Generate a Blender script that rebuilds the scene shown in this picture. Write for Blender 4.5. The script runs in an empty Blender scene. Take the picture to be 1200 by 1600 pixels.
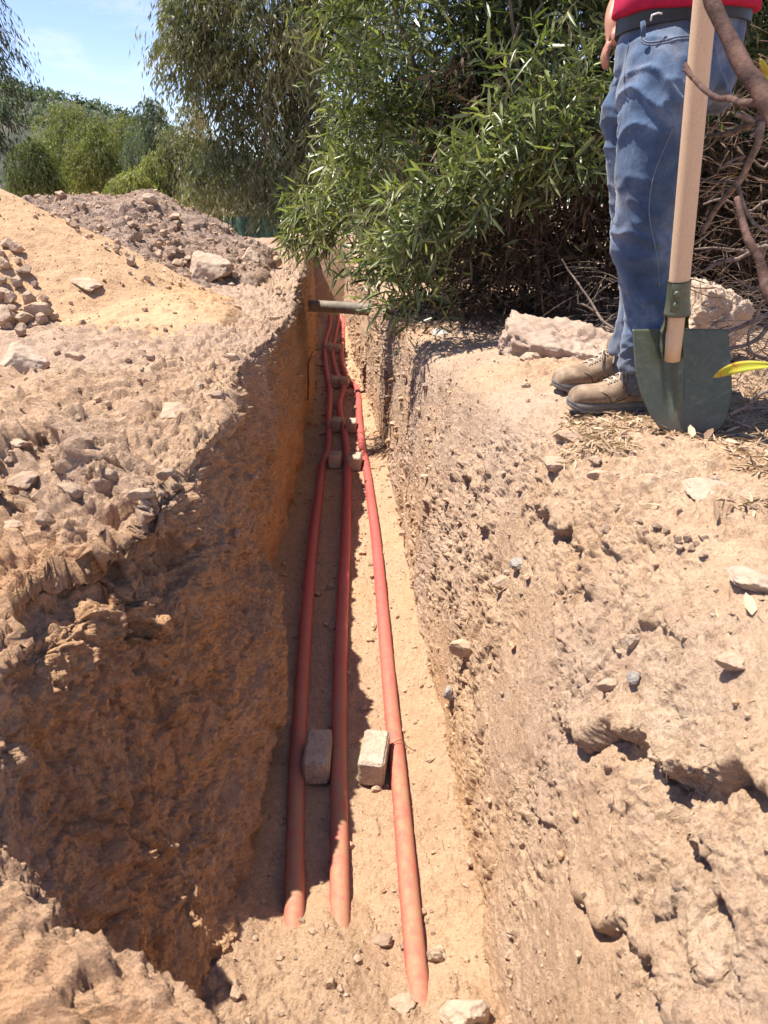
import bpy, math, random
import numpy as np
from mathutils import Vector, Matrix, Euler

R = math.radians
random.seed(7)
rng = np.random.default_rng(11)
S = bpy.context.scene
COL = S.collection

# ------------------------------------------------------------------ camera, sky, sun, exposure
CZ, PITCH, F = 0.66, R(23.8), 1155.0
cam_d = bpy.data.cameras.new("camera")
cam = bpy.data.objects.new("camera", cam_d)
COL.objects.link(cam)
cam.location = (0, 0, CZ)
cam.rotation_euler = (R(90) - PITCH, 0, 0)
cam_d.sensor_fit = 'VERTICAL'
cam_d.sensor_height = 36
cam_d.lens = 26
cam_d.clip_start = 0.02
cam_d.clip_end = 3000
cam_d.dof.use_dof = True
cam_d.dof.focus_distance = 3.2
cam_d.dof.aperture_fstop = 9.0
S.camera = cam

SUN = Vector((0.37, -0.09, -1.0)).normalized()          # direction the light travels
W = bpy.data.worlds.new("World")
S.world = W
W.use_nodes = True
nt = W.node_tree
nt.nodes.clear()
out = nt.nodes.new('ShaderNodeOutputWorld')
bg = nt.nodes.new('ShaderNodeBackground')
sky = nt.nodes.new('ShaderNodeTexSky')
sky.sky_type = 'NISHITA'
sky.sun_disc = False
sky.sun_elevation = math.asin(-SUN.z)
sky.sun_rotation = math.atan2(-SUN.x, -SUN.y)
sky.altitude = 1200
sky.air_density = 0.95
sky.dust_density = 0.15
sky.ozone_density = 2.2
tc = nt.nodes.new('ShaderNodeTexCoord')
mp = nt.nodes.new('ShaderNodeMapping')
mp.inputs['Scale'].default_value = (2.2, 2.2, 7.0)
mp.inputs['Location'].default_value = (0.3, 0.1, 0.55)
cn = nt.nodes.new('ShaderNodeTexNoise')
cn.inputs['Scale'].default_value = 2.0
cn.inputs['Detail'].default_value = 8
cn.inputs['Roughness'].default_value = 0.62
cr = nt.nodes.new('ShaderNodeValToRGB')
cr.color_ramp.elements[0].position = 0.53
cr.color_ramp.elements[0].color = (0, 0, 0, 1)
cr.color_ramp.elements[1].position = 0.80
cr.color_ramp.elements[1].color = (0.7, 0.7, 0.7, 1)
mx = nt.nodes.new('ShaderNodeMixRGB')
mx.inputs['Color2'].default_value = (6.0, 6.4, 6.9, 1)
L = nt.links.new
L(tc.outputs['Generated'], mp.inputs['Vector'])
L(mp.outputs['Vector'], cn.inputs['Vector'])
L(cn.outputs['Fac'], cr.inputs['Fac'])
L(cr.outputs['Color'], mx.inputs['Fac'])
L(sky.outputs['Color'], mx.inputs['Color1'])
tn = nt.nodes.new('ShaderNodeMixRGB'); tn.blend_type = 'MULTIPLY'; tn.inputs['Fac'].default_value = 1.0; tn.inputs['Color2'].default_value = (0.98, 0.90, 1.0, 1)
L(mx.outputs['Color'], tn.inputs['Color1'])
L(tn.outputs['Color'], bg.inputs['Color'])
bg.inputs['Strength'].default_value = 0.102
L(bg.outputs['Background'], out.inputs['Surface'])

sd = bpy.data.lights.new("sun", 'SUN')
sd.energy = 4.6
sd.angle = R(0.53)
sd.color = (1.0, 0.94, 0.84)
sun = bpy.data.objects.new("sun", sd)
COL.objects.link(sun)
sun.rotation_euler = SUN.to_track_quat('-Z', 'Y').to_euler()

S.view_settings.view_transform = 'Standard'
S.view_settings.look = 'None'
S.view_settings.gamma = 1
S.view_settings.use_curve_mapping = False
S.view_settings.exposure = 1.12
S.render.engine = 'CYCLES'
S.cycles.max_bounces = 8
S.cycles.diffuse_bounces = 4
S.cycles.transparent_max_bounces = 4

# ------------------------------------------------------------------ projection helpers (used to survey the place)
cp, sp = math.cos(PITCH), math.sin(PITCH)


def at(px, py, d=None, z=None):
    a, b = (px - 600) / F, (py - 800) / F
    D = Vector((a, cp - b * sp, -sp - b * cp))
    k = d / D.y if d is not None else (z - CZ) / D.z
    return Vector((0, 0, CZ)) + D * k


def proj(V):
    zc = V[..., 1] * cp + (CZ - V[..., 2]) * sp
    yu = V[..., 1] * sp - (CZ - V[..., 2]) * cp
    zs = np.where(zc > 0.05, zc, 1e9)
    return 600 + F * V[..., 0] / zs, 800 - F * yu / zs, zc


# ------------------------------------------------------------------ noise
def _hash(i, j, k, seed):
    with np.errstate(over='ignore'):
        h = (i.astype(np.uint32) * np.uint32(374761393) + j.astype(np.uint32) * np.uint32(668265263)
             + k.astype(np.uint32) * np.uint32(2246822519) + np.uint32(seed * 3266489917 & 0xffffffff))
        h ^= h >> np.uint32(15)
        h *= np.uint32(2246822519)
        h ^= h >> np.uint32(13)
        h *= np.uint32(3266489917)
        h ^= h >> np.uint32(16)
    return h


def vnoise(P, seed=0):
    I = np.floor(P)
    f = (P - I).astype(np.float32)
    I = I.astype(np.int64)
    f = f * f * f * (f * (f * 6 - 15) + 10)
    r = 0
    for a in (0, 1):
        wa = f[:, 0] if a else 1 - f[:, 0]
        for b in (0, 1):
            wb = f[:, 1] if b else 1 - f[:, 1]
            for c in (0, 1):
                wc = f[:, 2] if c else 1 - f[:, 2]
                r = r + wa * wb * wc * (_hash(I[:, 0] + a, I[:, 1] + b, I[:, 2] + c, seed).astype(np.float32) / 4294967296.0)
    return r * 2 - 1


ROT = np.array([[0.36, 0.48, -0.8], [-0.8, 0.60, 0.0], [0.48, 0.64, 0.60]])


def fbm(P, f, octv=4, seed=0, gain=0.5, ridged=False):
    Q = P * f
    a, s, r = 1.0, 0.0, 0
    for o in range(octv):
        n = vnoise(Q, seed + o * 17)
        if ridged:
            n = 1 - 2 * np.abs(n)
        r = r + a * n
        s += a
        a *= gain
        Q = Q @ ROT.T * 2.03 + 7.1
    return r / s


def worley(P, f, seed=0):
    """F1 distance, random value of the nearest cell"""
    Q = (P * f)
    n = len(Q)
    F1 = np.full(n, 9.0, np.float32)
    V1 = np.zeros(n, np.float32)
    I = np.floor(Q).astype(np.int64)
    fr = (Q - I).astype(np.float32)
    for a in (-1, 0, 1):
        for b in (-1, 0, 1):
            for c in (-1, 0, 1):
                h = _hash(I[:, 0] + a, I[:, 1] + b, I[:, 2] + c, seed)
                ox = a + (h & np.uint32(1023)).astype(np.float32) / 1023 - fr[:, 0]
                oy = b + ((h >> np.uint32(10)) & np.uint32(1023)).astype(np.float32) / 1023 - fr[:, 1]
                oz = c + ((h >> np.uint32(20)) & np.uint32(1023)).astype(np.float32) / 1023 - fr[:, 2]
                dd = ox * ox + oy * oy + oz * oz
                m = dd < F1
                F1 = np.where(m, dd, F1)
                V1 = np.where(m, ((h >> np.uint32(5)) & np.uint32(4095)).astype(np.float32) / 4095, V1)
    return np.sqrt(F1), V1


def clods(P, f, prob, seed):
    w = vnoise(P * f * 2.3, seed + 91) * (0.22 / f)
    P = P + np.stack([w, -w, w * 0.5], 1) + (vnoise(P * f * 4.7, seed + 92) * (0.10 / f))[:, None]
    F1, V = worley(P, f, seed)
    r = 0.25 + 0.3 * ((V * 7.31) % 1.0)
    h = np.sqrt(np.maximum(0, 1 - (F1 / r) ** 2)) * r
    h = np.minimum(h, r * (0.45 + 0.4 * ((V * 3.77) % 1.0))) * 0.85
    return np.where(V < prob, h, 0) / f


def crumble(P, amp, seed, fs=(9, 19, 41, 88), fall=0.85):
    """broken, angular relief: random steps between warped cells at several sizes"""
    D = 0
    for k, f in enumerate(fs):
        w = vnoise(P * f * 1.7, seed + k * 3) * (0.30 / f)
        Q = P + np.stack([w, w * 0.6, -w], 1)
        F1, cv = worley(Q, f, seed + 40 + k)
        D = D + amp * (fs[0] / f) ** fall * ((cv - 0.5) + 0.25 * (0.5 - F1))
    return D


def sstep(a, b, x):
    t = np.clip((x - a) / (b - a), 0, 1)
    return t * t * (3 - 2 * t)


# ------------------------------------------------------------------ objects
def tag(o, label=None, cat=None, group=None, kind=None):
    if label: o['label'] = label
    if cat: o['category'] = cat
    if group: o['group'] = group
    if kind: o['kind'] = kind
    return o


def mesh_np(name, V, faces_flat, nper, mat=None, smooth=True, attr=None):
    me = bpy.data.meshes.new(name)
    V = np.ascontiguousarray(V, dtype=np.float32).reshape(-1, 3)
    faces_flat = np.ascontiguousarray(faces_flat, dtype=np.int32).ravel()
    nf = len(faces_flat) // nper
    me.vertices.add(len(V))
    me.vertices.foreach_set('co', V.ravel())
    me.loops.add(len(faces_flat))
    me.loops.foreach_set('vertex_index', faces_flat)
    me.polygons.add(nf)
    me.polygons.foreach_set('loop_start', np.arange(nf, dtype=np.int32) * nper)
    me.polygons.foreach_set('use_smooth', np.full(nf, smooth))
    me.update(calc_edges=True)
    if attr:
        for k, v in attr.items():
            a = me.attributes.new(k, 'FLOAT', 'POINT')
            a.data.foreach_set('value', np.ascontiguousarray(v, dtype=np.float32).ravel())
    if mat: me.materials.append(mat)
    return me


def link(name, me, parent=None, loc=None, rot=None, scale=None):
    o = bpy.data.objects.new(name, me)
    COL.objects.link(o)
    if parent: o.parent = parent
    if loc is not None: o.location = loc
    if rot is not None: o.rotation_euler = rot
    if scale is not None: o.scale = scale
    return o


def empty(name, loc=(0, 0, 0), rot=(0, 0, 0)):
    return link(name, None, loc=loc, rot=rot)


def grid_faces(n, m):
    idx = np.arange(n * m).reshape(n, m)
    return np.stack([idx[:-1, :-1], idx[:-1, 1:], idx[1:, 1:], idx[1:, :-1]], -1).reshape(-1, 4)


def gnormals(V):
    a = np.gradient(V, axis=0)
    b = np.gradient(V, axis=1)
    n = np.cross(b, a)
    n /= np.maximum(np.linalg.norm(n, axis=-1, keepdims=True), 1e-9)
    return n


def tube_arrays(pts, rad, seg=8, cap=True):
    pts = np.array([tuple(p) for p in pts], float)
    n = len(pts)
    rad = np.broadcast_to(np.array(rad, float), (n,)) if np.ndim(rad) <= 1 else rad
    T = np.gradient(pts, axis=0)
    T /= np.maximum(np.linalg.norm(T, axis=1, keepdims=True), 1e-9)
    ref = np.array([0, 0, 1.0]) if abs(T[0][2]) < 0.9 else np.array([1.0, 0, 0])
    u = np.cross(T[0], ref); u /= np.linalg.norm(u)
    V = []
    for i in range(n):
        u = u - T[i] * np.dot(u, T[i]); u /= np.linalg.norm(u)
        w = np.cross(T[i], u)
        a = np.arange(seg) * 2 * math.pi / seg
        V.append(pts[i] + rad[i] * (np.cos(a)[:, None] * u + np.sin(a)[:, None] * w))
    V = np.concatenate(V)
    Fc = []
    for i in range(n - 1):
        for j in range(seg):
            k = (j + 1) % seg
            Fc.append((i * seg + j, i * seg + k, (i + 1) * seg + k, (i + 1) * seg + j))
    if cap:
        V = np.vstack([V, pts[0], pts[-1]])
        c0, c1 = n * seg, n * seg + 1
        for j in range(seg):
            k = (j + 1) % seg
            Fc.append((c0, k, j, j)); Fc.append((c1, (n - 1) * seg + j, (n - 1) * seg + k, (n - 1) * seg + k))
    return V, Fc


class MB:
    """collects polygons for one mesh"""
    def __init__(s): s.v = []; s.f = []
    def add(s, V, Fc):
        b = len(s.v)
        s.v += [tuple(map(float, p)) for p in V]
        for f in Fc:
            g = []
            for i in f:
                if (i + b) not in g: g.append(i + b)
            s.f.append(g)
        return s
    def tube(s, pts, rad, seg=8): return s.add(*tube_arrays(pts, rad, seg))
    def mesh(s, name, mat, smooth=True):
        me = bpy.data.meshes.new(name)
        me.from_pydata(s.v, [], s.f)
        for p in me.polygons: p.use_smooth = smooth
        me.update()
        if mat: me.materials.append(mat)
        return me
    def build(s, name, mat, parent=None, smooth=True):
        return link(name, s.mesh(name, mat, smooth), parent)


def spline(pts, n):
    P = np.array([tuple(p) for p in pts], float)
    P = np.vstack([2 * P[0] - P[1], P, 2 * P[-1] - P[-2]])
    r = []
    k = len(P) - 3
    for t in np.linspace(0, k - 1e-6, n):
        i = int(t); u = t - i
        a, b, c, d = P[i:i + 4]
        r.append(0.5 * ((2 * b) + (c - a) * u + (2 * a - 5 * b + 4 * c - d) * u * u + (3 * b - a - 3 * c + d) * u ** 3))
    return np.array(r)


# ------------------------------------------------------------------ materials
def nodes(name):
    m = bpy.data.materials.new(name)
    m.use_nodes = True
    t = m.node_tree
    b = t.nodes['Principled BSDF']
    return m, t, b


def N(t, typ, **kw):
    n = t.nodes.new(typ)
    for k, v in kw.items():
        if k in n.inputs: n.inputs[k].default_value = v
        else: setattr(n, k, v)
    return n


def ramp(t, fac, stops):
    r = t.nodes.new('ShaderNodeValToRGB')
    e = r.color_ramp.elements
    while len(e) < len(stops): e.new(0.5)
    for i, (p, c) in enumerate(stops):
        e[i].position = p
        e[i].color = (*c, 1)
    t.links.new(fac, r.inputs['Fac'])
    return r.outputs['Color']


def mixc(t, fac, a, b, mode='MIX'):
    n = t.nodes.new('ShaderNodeMixRGB')
    n.blend_type = mode
    for s, v in ((0, fac), (1, a), (2, b)):
        if hasattr(v, 'is_linked') or hasattr(v, 'links'): t.links.new(v, n.inputs[s])
        elif s == 0: n.inputs[0].default_value = v
        else: n.inputs[s].default_value = (*v, 1)
    return n.outputs[0]


def noise_n(t, vec, scale, detail=5, rough=0.6):
    n = N(t, 'ShaderNodeTexNoise')
    n.inputs['Scale'].default_value = scale
    n.inputs['Detail'].default_value = detail
    n.inputs['Roughness'].default_value = rough
    t.links.new(vec, n.inputs['Vector'])
    return n.outputs['Fac']


def soil_mat(name, dark, mid, pale, clay, grey, bump=1.0, speck=0.5):
    """dry earth: three-tone dust, an orange clay and a grey stony tone chosen by the mesh's soil attributes, grit relief"""
    m, t, b = nodes(name)
    tcn = t.nodes.new('ShaderNodeTexCoord')
    O = tcn.outputs['Object']
    n1 = noise_n(t, O, 2.3, 6, 0.65)
    n2 = noise_n(t, O, 17, 6, 0.7)
    n3 = noise_n(t, O, 120, 4, 0.7)
    base = ramp(t, n1, [(0.36, dark), (0.5, mid), (0.66, pale)])
    base2 = ramp(t, n2, [(0.33, dark), (0.5, mid), (0.64, pale)])
    c = mixc(t, 0.55, base, base2)
    a1 = t.nodes.new('ShaderNodeAttribute'); a1.attribute_name = 'clay'
    a2 = t.nodes.new('ShaderNodeAttribute'); a2.attribute_name = 'grey'
    mth = t.nodes.new('ShaderNodeMath'); mth.operation = 'MULTIPLY_ADD'; mth.use_clamp = True
    t.links.new(n2, mth.inputs[0]); mth.inputs[1].default_value = 1.2; mth.inputs[2].default_value = -0.6
    def masked(attr):
        q = t.nodes.new('ShaderNodeMath'); q.operation = 'ADD'; q.use_clamp = True
        t.links.new(attr.outputs['Fac'], q.inputs[0])
        w = t.nodes.new('ShaderNodeMath'); w.operation = 'MULTIPLY'
        w2 = t.nodes.new('ShaderNodeMath'); w2.operation = 'SUBTRACT'
        t.links.new(n2, w2.inputs[0]); w2.inputs[1].default_value = 0.5
        t.links.new(w2.outputs[0], w.inputs[0]); t.links.new(attr.outputs['Fac'], w.inputs[1])
        t.links.new(w.outputs[0], q.inputs[1])
        return q.outputs[0]
    c = mixc(t, masked(a1), c, clay)
    c = mixc(t, masked(a2), c, grey)
    g = ramp(t, n3, [(0.30, (0.72, 0.70, 0.68)), (0.5, (1.0, 1.0, 1.0)), (0.70, (1.2, 1.2, 1.2))])
    c = mixc(t, speck, c, g, 'MULTIPLY')
    v = N(t, 'ShaderNodeTexVoronoi'); v.inputs['Scale'].default_value = 55
    t.links.new(O, v.inputs['Vector'])
    chip = ramp(t, v.outputs['Color'], [(0.0, (0.80, 0.76, 0.74)), (0.55, (1, 1, 1)), (0.93, (1.0, 1.0, 1.0)), (1.0, (1.25, 1.27, 1.3))])
    c = mixc(t, 0.6, c, chip, 'MULTIPLY')
    t.links.new(c, b.inputs['Base Color'])
    b.inputs['Roughness'].default_value = 0.95
    b.inputs['Specular IOR Level'].default_value = 0.12
    b1 = t.nodes.new('ShaderNodeBump'); b1.inputs['Strength'].default_value = 0.9 * bump; b1.inputs['Distance'].default_value = 0.024
    t.links.new(noise_n(t, O, 60, 8, 0.75), b1.inputs['Height'])
    vv = N(t, 'ShaderNodeTexVoronoi'); vv.inputs['Scale'].default_value = 75; vv.inputs['Detail'].default_value = 1.5; vv.inputs['Roughness'].default_value = 0.7
    t.links.new(O, vv.inputs['Vector'])
    b0 = t.nodes.new('ShaderNodeBump'); b0.invert = True; b0.inputs['Strength'].default_value = 0.75 * bump; b0.inputs['Distance'].default_value = 0.010
    t.links.new(vv.outputs['Distance'], b0.inputs['Height']); t.links.new(b0.outputs[0], b1.inputs['Normal'])
    b2 = t.nodes.new('ShaderNodeBump'); b2.inputs['Strength'].default_value = 0.7 * bump; b2.inputs['Distance'].default_value = 0.004
    t.links.new(noise_n(t, O, 330, 3, 0.7), b2.inputs['Height'])
    t.links.new(b1.outputs[0], b2.inputs['Normal'])
    t.links.new(b2.outputs[0], b.inputs['Normal'])
    return m


M = {}
M['right'] = soil_mat('dry_earth', (0.50, 0.325, 0.21), (0.69, 0.475, 0.315), (0.77, 0.57, 0.395), (0.72, 0.45, 0.255), (0.63, 0.45, 0.34))
M['left'] = soil_mat('clay_earth', (0.51, 0.325, 0.205), (0.69, 0.46, 0.295), (0.76, 0.54, 0.37), (0.71, 0.385, 0.18), (0.61, 0.43, 0.32))
M['floor'] = soil_mat('trench_sand', (0.50, 0.32, 0.20), (0.63, 0.425, 0.27), (0.70, 0.49, 0.325), (0.66, 0.405, 0.225), (0.55, 0.385, 0.27), bump=0.95)
M['sand'] = soil_mat('fine_sand', (0.42, 0.27, 0.16), (0.51, 0.335, 0.20), (0.57, 0.39, 0.245), (0.50, 0.30, 0.16), (0.42, 0.33, 0.26), bump=0.45, speck=0.5)
M['rubble'] = soil_mat('stony_rubble', (0.41, 0.285, 0.215), (0.56, 0.40, 0.305), (0.65, 0.485, 0.38), (0.55, 0.35, 0.21), (0.49, 0.36, 0.29), bump=1.2)
M['pebble'] = soil_mat('earth_clod', (0.40, 0.265, 0.175), (0.54, 0.375, 0.25), (0.64, 0.48, 0.335), (0.58, 0.36, 0.20), (0.50, 0.385, 0.305), bump=0.6)


def stone_mat(name, a, b_, c_, bump=0.7, rnd=0.35):
    m, t, b = nodes(name)
    tcn = t.nodes.new('ShaderNodeTexCoord'); O = tcn.outputs['Object']
    oi = t.nodes.new('ShaderNodeObjectInfo')
    n1 = noise_n(t, O, 2.2, 7, 0.65); n2 = noise_n(t, O, 14, 5, 0.7)
    c = mixc(t, 0.4, ramp(t, n1, [(0.35, a), (0.5, b_), (0.66, c_)]), ramp(t, n2, [(0.35, a), (0.5, b_), (0.62, c_)]))
    k = ramp(t, oi.outputs['Random'], [(0, (1 - rnd, 1 - rnd, 1 - rnd * 0.9)), (1, (1 + rnd * 0.5,) * 3)])
    c = mixc(t, 1.0, c, k, 'MULTIPLY')
    t.links.new(c, b.inputs['Base Color'])
    b.inputs['Roughness'].default_value = 0.88
    b.inputs['Specular IOR Level'].default_value = 0.2
    bp = t.nodes.new('ShaderNodeBump'); bp.inputs['Strength'].default_value = bump; bp.inputs['Distance'].default_value = 0.007
    t.links.new(noise_n(t, O, 6, 9, 0.68), bp.inputs['Height'])
    t.links.new(bp.outputs[0], b.inputs['Normal'])
    return m


M['stone'] = stone_mat('dusty_stone', (0.33, 0.22, 0.145), (0.42, 0.295, 0.20), (0.50, 0.37, 0.265), rnd=0.3)
M['stone_pale'] = stone_mat('pale_stone', (0.37, 0.26, 0.18), (0.45, 0.335, 0.24), (0.53, 0.41, 0.31), rnd=0.12)
M['stone_white'] = stone_mat('white_stone', (0.46, 0.41, 0.35), (0.55, 0.50, 0.44), (0.64, 0.59, 0.53), rnd=0.1)
M['stone_blue'] = stone_mat('bluish_stone', (0.23, 0.195, 0.17), (0.31, 0.27, 0.235), (0.46, 0.41, 0.36), rnd=0.1)


def plain(name, col, rough=0.6, spec=0.3, nscale=None, var=0.15, bump=0.0, bdist=0.002, coat=0):
    m, t, b = nodes(name)
    tcn = t.nodes.new('ShaderNodeTexCoord'); O = tcn.outputs['Object']
    if nscale:
        n = noise_n(t, O, nscale, 6, 0.65)
        lo = tuple(x * (1 - var) for x in col); hi = tuple(x * (1 + var) for x in col)
        t.links.new(ramp(t, n, [(0.35, lo), (0.65, hi)]), b.inputs['Base Color'])
        if bump:
            bp = t.nodes.new('ShaderNodeBump'); bp.inputs['Strength'].default_value = bump; bp.inputs['Distance'].default_value = bdist
            t.links.new(noise_n(t, O, nscale * 2.5, 6, 0.7), bp.inputs['Height'])
            t.links.new(bp.outputs[0], b.inputs['Normal'])
    else:
        b.inputs['Base Color'].default_value = (*col, 1)
    b.inputs['Roughness'].default_value = rough
    b.inputs['Specular IOR Level'].default_value = spec
    return m


def leaf_mat(name, dark, mid, light, rough=0.42, spec=0.5, transl=0.3):
    m, t, b = nodes(name)
    a = t.nodes.new('ShaderNodeAttribute'); a.attribute_name = 'tint'
    oi = t.nodes.new('ShaderNodeObjectInfo')
    ad = t.nodes.new('ShaderNodeMath'); ad.operation = 'MULTIPLY_ADD'
    t.links.new(oi.outputs['Random'], ad.inputs[0]); ad.inputs[1].default_value = 0.25
    t.links.new(a.outputs['Fac'], ad.inputs[2])
    c = ramp(t, ad.outputs[0], [(0.05, dark), (0.6, mid), (1.15 if False else 1.0, light)])
    t.links.new(c, b.inputs['Base Color'])
    b.inputs['Roughness'].default_value = rough
    b.inputs['Specular IOR Level'].default_value = spec
    tr = t.nodes.new('ShaderNodeBsdfTranslucent')
    t.links.new(mixc(t, 1.0, c, (1.1, 1.3, 0.5), 'MULTIPLY'), tr.inputs['Color'])
    ms = t.nodes.new('ShaderNodeMixShader'); ms.inputs[0].default_value = transl
    o = t.nodes['Material Output']
    t.links.new(b.outputs[0], ms.inputs[1]); t.links.new(tr.outputs[0], ms.inputs[2]); t.links.new(ms.outputs[0], o.inputs['Surface'])
    return m


M['leaf'] = leaf_mat('shrub_leaf', (0.030, 0.044, 0.016), (0.115, 0.142, 0.050), (0.31, 0.325, 0.14), rough=0.32, spec=0.42)
M['leaf_euc'] = leaf_mat('eucalyptus_leaf', (0.08, 0.09, 0.045), (0.20, 0.20, 0.10), (0.42, 0.33, 0.19), rough=0.5, spec=0.4)
M['leaf_pep'] = leaf_mat('pepper_tree_leaf', (0.10, 0.115, 0.045), (0.19, 0.20, 0.075), (0.31, 0.31, 0.11), rough=0.6, spec=0.25, transl=0.35)
M['leaf_grey'] = leaf_mat('greyish_leaf', (0.09, 0.11, 0.07), (0.14, 0.17, 0.11), (0.21, 0.23, 0.15), rough=0.6, spec=0.25)
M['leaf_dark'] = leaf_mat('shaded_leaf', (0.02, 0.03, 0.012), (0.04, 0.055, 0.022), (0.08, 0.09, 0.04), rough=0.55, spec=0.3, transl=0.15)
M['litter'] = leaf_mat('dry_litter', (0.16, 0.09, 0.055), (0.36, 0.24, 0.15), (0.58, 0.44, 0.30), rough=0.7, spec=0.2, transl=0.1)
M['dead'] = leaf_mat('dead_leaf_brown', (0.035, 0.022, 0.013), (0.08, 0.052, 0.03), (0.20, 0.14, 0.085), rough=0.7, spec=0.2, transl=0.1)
M['bark'] = plain('grey_bark', (0.13, 0.10, 0.075), 0.9, 0.1, 12, 0.35, 0.6, 0.01)
M['twig'] = plain('dry_twig_bark', (0.22, 0.165, 0.13), 0.85, 0.15, 45, 0.5, 0.7, 0.004)
M['twig_dark'] = plain('brown_twig_bark', (0.13, 0.085, 0.06), 0.85, 0.15, 30, 0.35)
M['twig_red'] = plain('reddish_branch_bark', (0.105, 0.058, 0.044), 0.75, 0.2, 32, 0.6, 0.7, 0.006)

# ------------------------------------------------------------------ terrain profiles (metres; bank level z = 0, trench floor z = -1.14)
FZ = -1.14
YR = [-0.8, 0.3, 1.1, 1.26, 1.46, 1.8, 2.17, 2.36, 2.47, 2.6, 3.64, 5.27, 6.7, 8.4, 9.7, 11.2, 13]
LB = [-0.36, -0.36, -0.37, -0.36, -0.375, -0.38, -0.39, -0.40, -0.52, -0.55, -0.57, -0.62, -0.66, -0.76, -0.86, -1.0, -1.15]
YLL = [-0.8, 0.3, 0.6, 0.8, 1.0, 1.15, 1.3, 1.45, 1.6, 1.75, 1.9, 2.1, 2.5, 3.1, 3.7, 4.4, 5.5, 7.0, 9, 11.2, 13]
LL = [-0.60, -0.60, -0.58, -0.64, -0.67, -0.685, -0.66, -0.58, -0.52, -0.49, -0.49, -0.47, -0.51, -0.56, -0.53, -0.52, -0.60, -0.72, -0.88, -1.05, -1.2]
YRB = [-0.8, 0.3, 1.1, 1.26, 1.94, 2.7, 4.08, 5.27, 7.06, 9.6, 11, 13]
RB = [0.30, 0.28, 0.25, 0.23, 0.20, 0.15, 0.08, 0.0, -0.22, -0.44, -0.58, -0.75]
YRL = [-0.8, 0.3, 0.8, 1.1, 1.5, 2.26, 3.0, 3.8, 4.7, 6.5, 8, 11, 13]
RL = [0.70, 0.70, 0.68, 0.65, 0.58, 0.45, 0.33, 0.22, 0.12, -0.05, -0.23, -0.50, -0.65]


def rows(n):
    # spacing grows with the distance from where the photographer stood
    y = np.linspace(0, 1, n)
    a, b = 0.42, 12.9
    near = int(n * 0.11)
    y0 = np.linspace(-0.7, a, near, endpoint=False)
    y1 = a * (b / a) ** np.linspace(0, 1, n - near)
    return np.concatenate([y0, y1])


def smooth_cols(A, sig):
    r = int(sig * 3)
    k = np.exp(-0.5 * (np.arange(-r, r + 1) / sig) ** 2); k /= k.sum()
    P = np.pad(A, ((0, 0), (r, r)), mode='edge')
    # keep straight lines straight at the ends
    P[:, :r] = 2 * A[:, :1] - A[:, r:0:-1]
    P[:, -r:] = 2 * A[:, -1:] - A[:, -2:-r - 2:-1]
    o = np.zeros_like(A)
    for i, w in enumerate(k): o += w * P[:, i:i + A.shape[1]]
    return o


def left_bank_h(x, y):
    h = 0.03 + 0 * x
    q = y + 0.10 * np.sin(x * 9) + 0.05 * np.sin(x * 23 + 1) + 0.30 * (x + 0.6)
    h = h - (0.08 * sstep(1.76, 1.66, q) + 0.05 * sstep(1.52, 1.46, q)) * sstep(-0.2, -0.5, x)
    h += 0.05 * np.exp(-((x + 1.0) / 0.5) ** 2 - ((y - 2.6) / 0.8) ** 2)
    h -= 0.05 * sstep(-0.9, -0.45, x)
    h -= 1.75 * sstep(-4.0, -9.0, x) + 1.1 * sstep(8, 13, y) * sstep(-0.8, -3, x)
    return h


def right_bank_h(x, y):
    h = 0.0 * x
    h -= 0.05 * sstep(0.75, 0.35, x + 0.10 * (y - 2.2))
    h += 0.06 * np.exp(-((x - 1.2) / 0.4) ** 2 - ((y - 1.3) / 0.5) ** 2)
    h -= 0.10 * sstep(2.8, 4.2, y)
    h += 0.25 * sstep(5, 9, x)
    return h


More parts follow.
